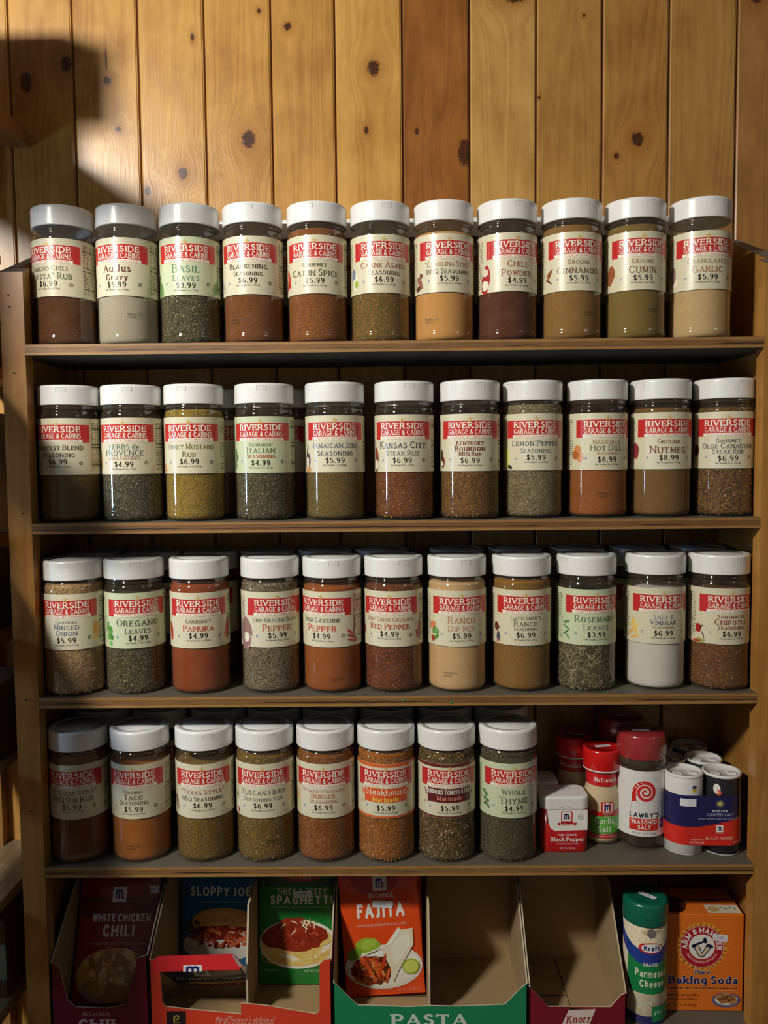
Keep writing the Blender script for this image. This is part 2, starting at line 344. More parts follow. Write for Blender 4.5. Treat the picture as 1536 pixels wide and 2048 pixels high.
def _catmull(p, n=3):
    closed = p[0] == p[-1]; out = []; N = len(p)
    for i in range(N-1):
        p0 = p[i-1] if i else (p[-2] if closed else p[0]); p1, p2 = p[i], p[i+1]; p3 = p[i+2] if i+2 < N else (p[1] if closed else p[-1])
        for k in range(n):
            t = k/n; out.append(tuple(.5*((2*b)+(-a+c)*t+(2*a-5*b+4*c-d)*t*t+(-a+3*b-3*c+d)*t**3) for a, b, c, d in zip(p0, p1, p2, p3)))
    out.append(p[-1]); return out
SERIF = dict(thick=.165, thin=.08, serif=.085, sc=True, track=.13)
SERIFB = dict(thick=.2, thin=.09, serif=.1, sc=True, track=.13)
SERIFL = dict(thick=.17, thin=.075, serif=.09, sc=False, track=.13)
SLAB = dict(thick=.2, thin=.12, serif=.11, sc=False, track=.12)
SANS = dict(thick=.12, thin=.11, serif=0, sc=False, track=.14)
SANSB = dict(thick=.22, thin=.19, serif=0, sc=False, track=.17)
SANSX = dict(thick=.28, thin=.22, serif=0, sc=False, track=.2)
_LAY = {}
def layout(txt, st):
    """2D quads of a line of text, cap height 1, origin at left baseline"""
    key = (txt, tuple(sorted(st.items())))
    if key in _LAY: return _LAY[key]
    Q = []; x = 0; tk, tn, sf = st['thick'], st['thin'], st['serif']
    for ch in txt:
        if ch == ' ': x += .32; continue
        s = 1.0
        if st['sc'] and ch.islower(): ch = ch.upper(); s = .8
        if ch not in G: continue
        w, strokes = G[ch]; small = ch.islower()
        for typ, pts in strokes:
            if typ == 'C': pts = _catmull(pts)
            pts = [(px, tn/2/s+py*(1-tn/s) if 0 <= py <= 1 else py) for px, py in pts]
            pts = [(x+tk*.5+px*s, py*s) for px, py in pts]
            n = len(pts)
            if typ == 'C':
                closed = abs(pts[0][0]-pts[-1][0])+abs(pts[0][1]-pts[-1][1]) < 1e-6; LR = []
                for i in range(n):
                    a = pts[i-1] if i else (pts[-2] if closed else pts[0]); b = pts[i+1] if i+1 < n else (pts[1] if closed else pts[-1])
                    dx, dy = b[0]-a[0], b[1]-a[1]; l = math.hypot(dx, dy) or 1; wd = (tn+(tk-tn)*abs(dy)/l)/2
                    LR.append(((pts[i][0]-dy/l*wd, pts[i][1]+dx/l*wd), (pts[i][0]+dy/l*wd, pts[i][1]-dx/l*wd)))
                for i in range(n-1): Q.append((LR[i][0], LR[i][1], LR[i+1][1], LR[i+1][0]))
            else:
                for i in range(n-1):
                    a, b = pts[i], pts[i+1]; dx, dy = b[0]-a[0], b[1]-a[1]; l = math.hypot(dx, dy) or 1; ux, uy = dx/l, dy/l
                    diag = abs(ux) > .2 and abs(uy) > .2
                    wd = (tn+(tk-tn)*abs(uy))/2
                    if diag and uy > 0 and sf: wd = (tn+(tk-tn)*.25)/2      # thin up-strokes as in roman capitals
                    e = tn/2; a = (a[0]-ux*e, a[1]-uy*e); b = (b[0]+ux*e, b[1]+uy*e)
                    Q.append(((a[0]-uy*wd, a[1]+ux*wd), (a[0]+uy*wd, a[1]-ux*wd), (b[0]+uy*wd, b[1]-ux*wd), (b[0]-uy*wd, b[1]+ux*wd)))
                    if sf and ch not in '.,\'$&|-!()#:\u201c\u201d':
                        for (qx, qy), sg in ((a, 1), (b, -1)):
                            yb = qy/s
                            if abs(uy) > .55 and (yb < .05 or yb > .93 or (small and .58 < yb < .72)) and not (ch in 'MVWvwNX' and yb < .05 and diag) and not (ch == 'A' and yb > .9):
                                yy = 0 if yb < .05 else (s if yb > .93 else qy); h = tn*.8
                                y0, y1 = (yy, yy+h) if yb < .05 else (yy-h, yy)
                                Q.append(((qx-tk*.5-sf, y0), (qx+tk*.5+sf, y0), (qx+tk*.5+sf, y1), (qx-tk*.5-sf, y1)))
                        if ch in 'EFLTZ' and abs(uy) < .1:
                            ends = [b] if ch in 'EFL' else ([a, b] if ch == 'T' else [b if a[1] < .5 else a])
                            for qx, qy in ends:
                                yb = qy/s; hh = .2*s
                                y0, y1 = (qy-tn/2, qy+hh) if yb < .1 else ((qy-hh, qy+tn/2) if yb > .9 else (qy-hh*.5, qy+hh*.5))
                                Q.append(((qx-tn*.9, y0), (qx, y0), (qx, y1), (qx-tn*.9, y1)))
        x += w*s+tk+st['track']*(1 if sf == 0 else 1.15)
    _LAY[key] = (Q, max(x-st['track'], .01)); return _LAY[key]
def text(mb, txt, P, cx, y, h, m, st=SERIF, w=None, maxw=None, align='c', tilt=0, shear=0):
    Q, tw = layout(txt, st); sx = h
    if w: sx = w/tw
    elif maxw and tw*h > maxw: sx = maxw/tw
    W_ = tw*sx; x0 = cx-W_/2 if align == 'c' else cx
    c, t = math.cos(tilt), math.sin(tilt); mi = mb.mat(m)
    e = 1e-4; o_, ou, ov = (np.array(P(cx+a, y+b_)) for a, b_ in ((0, 0), (e, 0), (0, e)))
    N_ = np.cross(ou-o_, ov-o_); N_ = N_/(np.linalg.norm(N_) or 1); rad = abs(N_[2]) < .05 and abs(cx) < .05 and abs(o_[1]) > .01
    for qi, q in enumerate(Q):
        i = len(mb.v); lift = (qi % 9)*2.2e-6
        ar = sum(q[k][0]*q[(k+1) % 4][1]-q[(k+1) % 4][0]*q[k][1] for k in range(4))
        for px, py in (q if ar > 0 else q[::-1]):
            X = x0+px*sx+shear*py*h-cx; Y = py*h
            p = P(cx+c*X-t*Y, y+t*X+c*Y)
            mb.v.append((p[0]+N_[0]*lift, p[1]+N_[1]*lift, p[2]+N_[2]*lift))
        mb.f.append((i, i+1, i+2, i+3)); mb.m.append(mi)
    return W_
def arc_text(mb, txt, P, cx, cy, r, h, m, a0, a1, st=SANSB, inside=False):
    Q, tw = layout(txt, st); mi = mb.mat(m)
    for qi, q in enumerate(Q):
        i = len(mb.v); ar = sum(q[k][0]*q[(k+1) % 4][1]-q[(k+1) % 4][0]*q[k][1] for k in range(4))
        for px, py in (q if (ar > 0) != inside else q[::-1]):
            t = R_(a0+(a1-a0)*px/tw); rr = r+(py*h if not inside else (1-py)*h)
            p = P(cx+rr*math.cos(t), cy+rr*math.sin(t)); mb.v.append((p[0], p[1]-(qi % 9)*2.2e-6, p[2]))
        mb.f.append((i, i+1, i+2, i+3)); mb.m.append(mi)

# ------------------------------------------------------------------ the setting: plank wall and floor
WALL_Y = .146
def build_wall():
    root = bpy.data.objects.new('wall_back', None); COL.objects.link(root); root['kind'] = 'structure'
    back = MB(); back.box(-1.6, 1.6, WALL_Y+.004, WALL_Y+.02, 0, 2.45, pbr('tongue_wood', (96, 60, 26), .6)); back.build('backing', root)
    seams = [-1.58, -1.5, -1.42, -1.34, -1.26, -1.18, -1.1, -1.02, -.94, -.86, -.78, -.70, -.62, -.5405, -.4625, -.3846, -.3052, -.2247, -.1437, -.0664, .0151, .0964, .1770, .2569, .3373, .4188, .4985, .578, .658, .738, .818, .898, .978, 1.058, 1.138, 1.218, 1.298, 1.378, 1.458, 1.538, 1.59]
    kn = [(-.1736, .2655, .0088, .0108), (-.2546, .2255, .006, .0078), (-.1237, .3971, .0047, .0047), (-.1578, .4157, .0025, .003), (-.3443, .3369, .0048, .0050), (-.3448, .361, .0012, .014),
          (-.3321, .2794, .0036, .0036), (-.239, .3859, .0022, .005), (-.0203, .3472, .0075, .0098), (-.0296, .2737, .003, .005), (.0312, .2723, .003, .0045), (.0895, .2461, .0085, .0175),
          (.2336, .4049, .002, .002), (.1798, .3099, .002, .002), (.2993, .2594, .008, .009), (.2741, .2396, .0036, .0036), (.1507, .4291, .014, .009), (-.4432, .3359, .008, .013), (-.3936, .357, .007, .010), (-.2988, .2050, .004, .006), (.4405, .4235, .008, .008)]
    rd = random.Random(4)
    tones = {(-.3052): ((196, 152, 80), (160, 112, 50)), (.0151): ((150, 96, 42), (108, 62, 22)), (-.0664): ((202, 158, 84), (160, 112, 48)), (.0964): ((190, 148, 84), (146, 104, 48)), (.1770): ((172, 130, 66), (140, 98, 44)), (.2569): ((168, 124, 62), (132, 88, 38)), (.3373): ((170, 128, 66), (132, 90, 42)), (.4188): ((158, 112, 58), (124, 82, 36))}
    for i in range(len(seams)-1):
        x0, x1 = seams[i], seams[i+1]
        lt, dk = tones.get(x0, ((192, 146, 74), (150, 102, 44)))
        if not (-.55 < x0 < .5): lt, dk = (186, 142, 74), (146, 100, 46)
        ks = [(a, b+ZB, rx, rz) for a, b, rx, rz in kn if x0 < a < x1]
        m = wood('pine_plank_varnish', lt, dk, 'Z', ks, seed=i*3.7, dots=(i % 3 == 2 or abs(x0+.1437) < .001), rough=.34, coat=.22)
        b = MB(); g0, g1 = x0+.0006, x1-.0012
        prof = [(g0, WALL_Y+.0042), (g0, WALL_Y+.0012), (g0+.0014, WALL_Y), (g1-.0026, WALL_Y), (g1-.0016, WALL_Y+.0010), (g1-.0010, WALL_Y+.0010), (g1, WALL_Y+.0042)]
        b.prism(prof, 'z', .0, 2.44, m); b.build('plank', root)
    f = MB(); f.box(-1.6, 1.6, -2.4, .17, -.05, 0, pbr('floor_boards', (95, 70, 45), .6, bump=(40, .001)))
    o = f.build('floor'); o['kind'] = 'structure'
build_wall()

# ------------------------------------------------------------------ bookshelf
S = .19147; TH = .0115
SHELF_Z = [0, -S, -2*S, -3*S, -4*S]
def build_bookshelf():
    root = thing('bookshelf', 'tall wooden bookshelf filled with rows of spice jars against the plank wall', 'bookshelf', (0, 0, 0))
    sidem = wood('shelf_side_wood', (176, 128, 62), (140, 92, 40), 'Z', [(-.405, ZB-.99, .004, .003)], seed=8.3, rough=.38, coat=.2)
    topm = pbr('grey_edge_paint', (96, 90, 86), .55)
    for s in (-1, 1):
        b = MB(); xi, xo, xf = s*.404, s*.4172, s*.392
        zf, zb = ZB+.0765, ZB+.137
        if s == 1: xo = .4215
        # side board: outline in (y, z) with the sloping top
        pr = [(.018, 0), (.144, 0), (.144, zb), (.018, zf+(zb-zf)*.12)]
        b.prism(pr, 'x', xi, xo, sidem)
        pr = [(0, 0), (.018, 0), (.018, zf+(zb-zf)*.12), (0, zf)]
        b.prism(pr, 'x', xf, xo, sidem)
        b.face([(xf, -.0003, zf+.0003), (xo, -.0003, zf+.0003), (xo, .018, zf+.0077), (xf, .018, zf+.0077)], topm)
        b.face([(xi, .018, zf+.0077), (xo, .018, zf+.0077), (xo, .144, zb+.0004), (xi, .144, zb+.0004)], topm)
        for (yy, zz) in ((-.0004, .052), (-.0004, .040), (-.0004, -.03), (-.0004, -.18), (-.0004, -.385), (-.0004, -.51)):
            if s == -1: b.disc(lambda u, v: (u, yy, v), -.404+.004*math.sin(zz*99), ZB+zz, .0012, .0011, pbr('nail_head', (50, 34, 20), .6), 8, 1)
        b.build('side_panel', root)
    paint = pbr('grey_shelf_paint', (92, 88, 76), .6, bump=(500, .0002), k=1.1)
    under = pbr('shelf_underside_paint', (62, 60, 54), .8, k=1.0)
    for i, z in enumerate(SHELF_Z):
        z1 = ZB+z; z0 = z1-TH
        edge = wood('plywood_edge', ((168, 126, 72), (150, 108, 58), (172, 132, 72), (176, 138, 80), (170, 130, 70))[i], (110, 76, 40), 'X', seed=i*5.1+2, plies=(z0, TH), rough=.5, coat=.05, fibre=.6)
        b = MB(); X = .4038
        b.face([(-.3918, 0, z0), (.3918, 0, z0), (.3918, 0, z1), (-.3918, 0, z1)], edge)
        b.face([(-.3918, 0, z1), (.3918, 0, z1), (.3918, .018, z1), (-.3918, .018, z1)], paint)
        b.face([(-X, .018, z1), (X, .018, z1), (X, .145, z1), (-X, .145, z1)], paint)
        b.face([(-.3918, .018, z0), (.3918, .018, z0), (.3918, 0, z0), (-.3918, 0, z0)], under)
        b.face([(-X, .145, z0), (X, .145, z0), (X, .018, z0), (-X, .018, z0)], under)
        for s in (-1, 1): b.face([(s*X, .018, z0), (s*X, .145, z0), (s*X, .145, z1), (s*X, .018, z1)], paint)
        b.face([(-X, .145, z0), (X, .145, z0), (X, .145, z1), (-X, .145, z1)], paint)
        so = b.build('shelf_board', root)
        if i == 2:
            for px, pz in ((.0078, -.3884), (.0601, -.391)):
                c = MB(); c.lathe([(.0001, -.0006), (.0013, -.0005), (.0014, 0)], pbr('green_pin', (40, 130, 80), .4), 10, cap1=True)
                po = c.build('green_pin', so, True); po.location = (px, -.0001, ZB+pz); po.rotation_euler = (R_(-90), 0, 0)
build_bookshelf()

# ------------------------------------------------------------------ rack to the left, seen edge-on
def build_rack():
    root = thing('display_shelf', 'dark wooden display shelf with pale shelf edges left of the bookshelf', 'shelf', (-.5, 0, 0))
    m = wood('rack_wood', (150, 104, 52), (112, 72, 32), 'Y', seed=3.3, rough=.5)
    pale = wood('rack_edge_wood', (128, 108, 80), (96, 76, 50), 'Y', seed=5.3, rough=.5, k=1.1)
    for z, x0, th, mm, y0 in ((.2751, -.612, .016, m, -.325), (-.018, -.50, .014, m, -.26), (-.205, -.50, .014, m, -.26), (-.312, -.52, .016, m, -.3), (-.4585, -.52, .010, pale, -.3), (-.611, -.52, .012, pale, -.3), (-.732, -.52, .014, pale, -.2)):
        b = MB(); b.box(x0+.5, -.4405+.5, y0, WALL_Y-.001, ZB+z-th, ZB+z, mm); o = b.build('shelf_board', root)
    b = MB(); b.box(-.02, .0, .128, WALL_Y-.001, 0, ZB+.275, m); b.build('rear_post', root)
    b = MB(); b.box(-.06, -.04, -.3, -.26, 0, ZB+.275, m); b.build('front_post', root)
    # goods peeking past the bookshelf, plus unseen cartons added to block light
    t = thing('lidded_jar', 'black jar with a grey rimmed lid left of the top shelf row', 'jar', (-.4795, .06, ZB-.018))
    b = MB(); b.lathe([(.030, 0), (.032, .003), (.032, .116), (.030, .120)], pbr('black_plastic', (26, 24, 28), .35), 40, True, True); b.build('body', t, True)
    b = MB(); b.lathe([(.0335, .120), (.0335, .1285), (.0325, .1305), (.029, .1305), (.0285, .1295)], pbr('grey_lid', (120, 116, 112), .35), 40, True, True); b.build('lid', t, True)
    t = thing('carton', 'brown carton on the highest board of the display shelf, under another', 'box', (-.508, .0, ZB+.2751)); b = MB(); b.box(-.048, .048, -.045, .05, 0, .055, pbr('carton_brown', (140, 110, 74), .7)); rounded(b.build('body', t))  # added out of view to cast the soft shadow on the upper left wall
    t = thing('carton', 'upper carton of two stacked on the highest board of the display shelf', 'box', (-.508, -.06, ZB+.3305)); b = MB(); b.box(-.048, .048, -.055, .055, 0, .077, pbr('carton_brown', (140, 110, 74), .7)); rounded(b.build('body', t))  # unseen too; overhangs the lower one to shape the shadow edge
    for (y0, y1, z, h, c, lb) in ((-.29, -.13, -.4585, .122, (120, 96, 66), 'kraft carton on the third board of the display shelf, out in front'), (-.215, -.14, -.312, .088, (90, 70, 60), 'brown carton on the second board of the display shelf, out in front')):  # added out of view to shade the lower left jars and packets
        t = thing('carton', lb, 'box', (-.4745, (y0+y1)/2, ZB+z)); b = MB(); b.box(-.03, .03, (y0-y1)/2, (y1-y0)/2, 0, h, pbr('carton_%d' % c[0], c, .7)); rounded(b.build('body', t))
    for z, h, c, nm, lb in ((-.205, .135, (150, 146, 132), 'carton', 'pale grey carton on the display shelf left of the second row'), (-.312, .085, (66, 52, 42), 'carton', 'low dark carton on the display shelf left of the third row'), (-.4585, .085, (60, 48, 40), 'carton', 'dark brown carton on the display shelf left of the third shelf'), (-.732, .09, (70, 52, 38), 'carton', 'brown carton low on the display shelf at the left edge')):
        t = thing(nm, lb, 'box', (-.4745, .055, ZB+z)); b = MB(); b.box(-.03, .03, -.045, .045, 0, h, pbr('carton_%d' % c[0], c, .6)); rounded(b.build('body', t))
        b = MB(); b.box(-.0305, .0305, -.0456, -.045, h*.25, h*.7, ink((90, 110, 84))); b.build('printed_panel', t)
build_rack()

# ------------------------------------------------------------------ spice jars
BR, LR, JH = .0328, .0330, .1495
cream, cream2, green_tint = (226, 219, 188), (222, 216, 186), (212, 220, 182)
RED = pbr('banner_red', (194, 46, 44), .3, .2, k=1.12); PAPER = ink((236, 226, 206)); DARK = ink((44, 38, 30)); PINK = ink((206, 92, 92)); GOLD = ink((200, 170, 100)); NAVY = ink((28, 32, 84))
def lid_mesh():
    b = MB(); w = pbr('white_cap_plastic', (222, 222, 218), .28, k=1.18)
    b.lathe([(.0312, .1278), (.0326, .1280), (.0328, .1286), (.0328, .1296), (.0328, .1460), (.0328, .1470), (.0324, .1485), (.0314, .1494), (.0300, .1496), (.0262, .1496), (.0258, .1492), (.0236, .1491), (.0232, .1494), (.0001, .1497)], w, 64)
    b.lathe([(.0312, .1278), (.0303, .1279)], w, 64)
    return b
def tab_mesh():
    b = MB(); w = pbr('white_cap_plastic_tab', (219, 219, 215), .3, k=1.16); g = pbr('cap_gap_light', (160, 158, 154), .6, k=1.0); P = cyl(.0329)
    b.grid(P, 6, 2, w, -.0052, .0052, .1415, .1463)
    for (u0, u1, v0, v1) in ((-.0055, .0055, .1463, .1466), (-.0055, -.0053, .1412, .1465), (.0053, .0055, .1412, .1465)): b.grid(cyl(.03292), 4, 1, g, u0, u1, v0, v1)
    return b
def body_mesh():
    b = MB(); b.lathe([(.0001, .0022), (.024, .0018), (.0275, .0002), (.0298, .0004), (.0322, .0022), (.0334, .0052), (.0335, .0082), (.0330, .0104), (BR, .0114), (BR, .0120), (BR, .0128), (BR, .1136), (BR, .1144), (.0326, .1160), (.0320, .1186), (.0313, .1202), (.0309, .1212), (.0311, .1222), (.0315, .1232), (.0315, .1242), (.0309, .1250), (.0304, .1258), (.0304, .1300)], CLEAR, 64); return b
def banner_mesh():
    b = MB(); P1, P2, P3 = cyl(LR+.00008), cyl(LR+.00016), cyl(LR+.00024)
    b.grid(P1, 36, 1, RED, -.0355, .0355, .0350, .0542)
    text(b, 'RIVERSIDE', P2, 0, .0462, .0063, PAPER, dict(SLAB, thick=.19), w=.0512)
    text(b, 'GARAGE & CABINS', P2, 0, .0395, .0054, PAPER, dict(SLAB, thick=.19, thin=.10, serif=.07), w=.0515)
    b.grid(P2, 24, 1, PAPER, -.0262, .0262, .03515, .0384)
    for s in (-1, 1):
        b.face([P2(s*.0262, .03515), P2(s*.0278, .03515), P2(s*.0268, .0368), P2(s*.0278, .0384), P2(s*.0262, .0384)], PAPER)
    text(b, 'RIVERSIDE, WYOMING 82325', P3, 0, .0358, .0019, PINK, SANS, w=.046)
    pts = []
    for k in range(10):
        a = R_(90+36*k); r = .0037 if k % 2 == 0 else .0012; pts.append(P3(r*math.cos(a), .0556+r*math.sin(a)))
    for k in range(10): b.face([P3(0, .0556), pts[k], pts[(k+1) % 10]], GOLD)
    return b
def fine_print_mesh():
    b = MB(); P = cyl(LR+.00012); rd = random.Random(2)
    v = .0565; first = True
    while v > .005:
        if rd.random() < .16: b.grid(P, 8, 1, DARK, .0382, .058, v-.0011, v)
        else:
            u = .0386
            while u < .057:
                w = rd.uniform(.0015, .005); b.grid(P, 2, 1, pbr('fine_print_grey', (84, 80, 72), .4), u, min(u+w, .0576), v-.0008, v); u += w+rd.uniform(.0006, .003)
        v -= .0019
    v = .055
    while v > .006:
        u = -.058
        while u < -.042:
            w = rd.uniform(.001, .004); b.grid(P, 2, 1, pbr('fine_print_grey', (84, 80, 72), .4), u, min(u+w, -.0408), v-.0007, v); u += w+rd.uniform(.0004, .0012)
        v -= .0022
    b.ring(cyl(LR+.0001), -.0232, .0125, .0007, .0013, ink((96, 110, 170)), 14)
    g = ink((110, 104, 84)); b.ring(cyl(LR+.0001), .0247, .0125, .0016, .0021, g, 20)
    b.disc(cyl(LR+.0001), .0252, .0132, .0013, .0006, g, 8, 1, .6); b.disc(cyl(LR+.0001), .0240, .0118, .0010, .0005, g, 8, 1, 2.2)
    return b
_shared = {}
def shared(key, fn):
    if key not in _shared:
        b = fn(); me = bpy.data.meshes.new(key); me.from_pydata(b.v, [], b.f)
        for m in b.mats: me.materials.append(m)
        me.polygons.foreach_set('material_index', b.m); me.polygons.foreach_set('use_smooth', [True]*len(b.f)); me.update(); _shared[key] = me
    return _shared[key]

def flakes_mesh(cols, n, size, seed, zmax, k=1.2, needle=False):
    """loose herb flakes pressed against the inside of the jar wall"""
    rd = np.random.default_rng(seed); b = MB()
    mats = [pbr('flake_%d_%d_%d' % c, (c[0], c[1]*.99, c[2]*(.8 if c[2] < c[0]*.58 else 1)), .75, k=k) for c in cols]
    for i in range(n):
        t = rd.uniform(-2.1, 2.1); z = rd.uniform(.002, zmax); rad = .0320+rd.uniform(-.0003, .0004)
        if z < .006: rad -= (.006-z)*.55
        l = size*rd.uniform(.5, 1.6); w = l*rd.uniform(.35, .8)
        if needle: l = size*rd.uniform(.7, 1.5); w = .0007
        a = rd.uniform(0, math.pi) if not needle else rd.normal(0.9, .7)*(1 if rd.random() < .5 else -1)
        ca, sa = math.cos(a), math.sin(a); ti = rd.uniform(-.35, .35)
        cpt = []
        for (p, q_) in ((-1, -.45), (-.2, -1), (1, -.3), (.3, 1)) if not needle else ((-1, -1), (1, -1), (1, 1), (-1, 1)):
            du = (p*l*ca-q_*w*sa)*.5; dv = (p*l*sa+q_*w*ca)*.5
            rr = min(rad-ti*dv*.8+abs(du)*.05, .03245); tt = t+du/rad; zz = min(max(z+dv, .0012), zmax+.002)
            cpt.append((rr*math.sin(tt), -rr*math.cos(tt), zz))
        b.face(cpt, mats[int(rd.integers(len(mats)))])
    return b

def contents_mesh(mat, fill):
    b = MB(); b.lathe([(.0001, .0026), (.0270, .0022), (.0300, .0030), (.0314, .0060), (.0316, .011), (.0316, fill-.002)], mat, 48)
    b.lathe([(.0316, fill-.002), (.030, fill), (.015, fill+.0012), (.0001, fill+.0016)], mat, 48); return b

BLK = (44, 38, 30)
def jar(name, label, group, X, Y, z, phi, lines, price, net, look, art=(), tab=20, tint=cream, ribbon=None, band=None, code=None, plain=False, lean=0):
    t = thing(name, label, 'spice jar', (X, Y, ZB+z), 0, group)
    link('body', shared('jar_body', body_mesh), t)
    ld = link('lid', shared('jar_lid', lid_mesh), t)
    tb = link('thumb_tab', shared('lid_tab', tab_mesh), ld); tb.rotation_euler = (0, 0, R_(tab))
    mat, fill, fl = look
    ct = contents_mesh(mat, fill).build('spice', t, True)
    if fl and not plain:
        cols, n, size, needle = fl
        fo = flakes_mesh(cols, n, size, int(abs(X*1e4))+int(-z*1000), fill-.002, needle=needle).build('flakes', ct); fo['kind'] = 'stuff'
    lb = MB(); pm = pbr('label_paper_%d_%d' % (tint[0], tint[2]), tint, .38, .12, k=.98)
    lb.grid(cyl(LR), 90, 1, pm, -.0995, .0995, 0, .0614); lo = lb.build('label', t, True, loc=(0, 0, .0520), rot=(0, 0, R_(phi)))
    link('logo_banner', shared('logo_banner', banner_mesh), lo)
    if plain: return t
    link('fine_print', shared('fine_print', fine_print_mesh), lo)['kind'] = 'stuff'
    b = MB(); P = cyl(LR+.00012); P0 = cyl(LR+.00006); P2 = cyl(LR+.0002)
    n = len(lines); lines = [(t_, h_*(1.12 if n < 3 else 1.06), c_, s_) for t_, h_, c_, s_ in lines]; y = .0325; gap = {1: .004, 2: .0024, 3: .0009}[n]
    if ribbon:
        rc = ink(ribbon); b.grid(P0, 30, 1, rc, -.0255, .0255, .0175, .0335)
        for s in (-1, 1): b.face([P0(s*.0255, .0150), P0(s*.031, .0150), P0(s*.0285, .0232), P0(s*.031, .0315), P0(s*.0255, .0315)], rc)
        y = .0328; gap = .0022
    for (txt, h, c, st) in lines:
        y -= h; text(b, txt, P2 if ribbon else P, .0, y, h, ink(c), st, maxw=.0560); y -= gap
    if ribbon: y = .0140
    y += gap-.0021; y -= .0057
    text(b, price, P, 0, y, .0056, ink(BLK), dict(SERIFL, thick=.19, thin=.08, serif=.05), w=.0213)
    text(b, net, P, 0, y-.0033, .0018, ink((90, 82, 66)), SERIFL, maxw=.026)
    b.build('printed_text', lo)
    if art:
        a = MB()
        for i, (u, v, ru, rv, c, rot) in enumerate(art): a.disc(cyl(LR+.00005+i*.000012), u, v, ru, rv, ink(c), 16, 3, R_(rot), .25, i)
        a.build('picture', lo)['kind'] = 'stuff'
    if band:
        
        for v0, v1 in ((.0572, .0612), (.0002, .0024)): a = MB(); a.grid(cyl(LR+.00005), 90, 1, ink(band), -.099, .099, v0, v1); a.build('colour_band', lo)
    if code:
        u, v, c = code; a = MB(); P = cyl(BR+.0001); text(a, c, P, u, v, .0019, DARK, SANS, w=.0155); text(a, '13:07:20', P, u-.003, v-.0032, .0019, DARK, SANS, w=.0095); a.build('date_code', t)
    return t

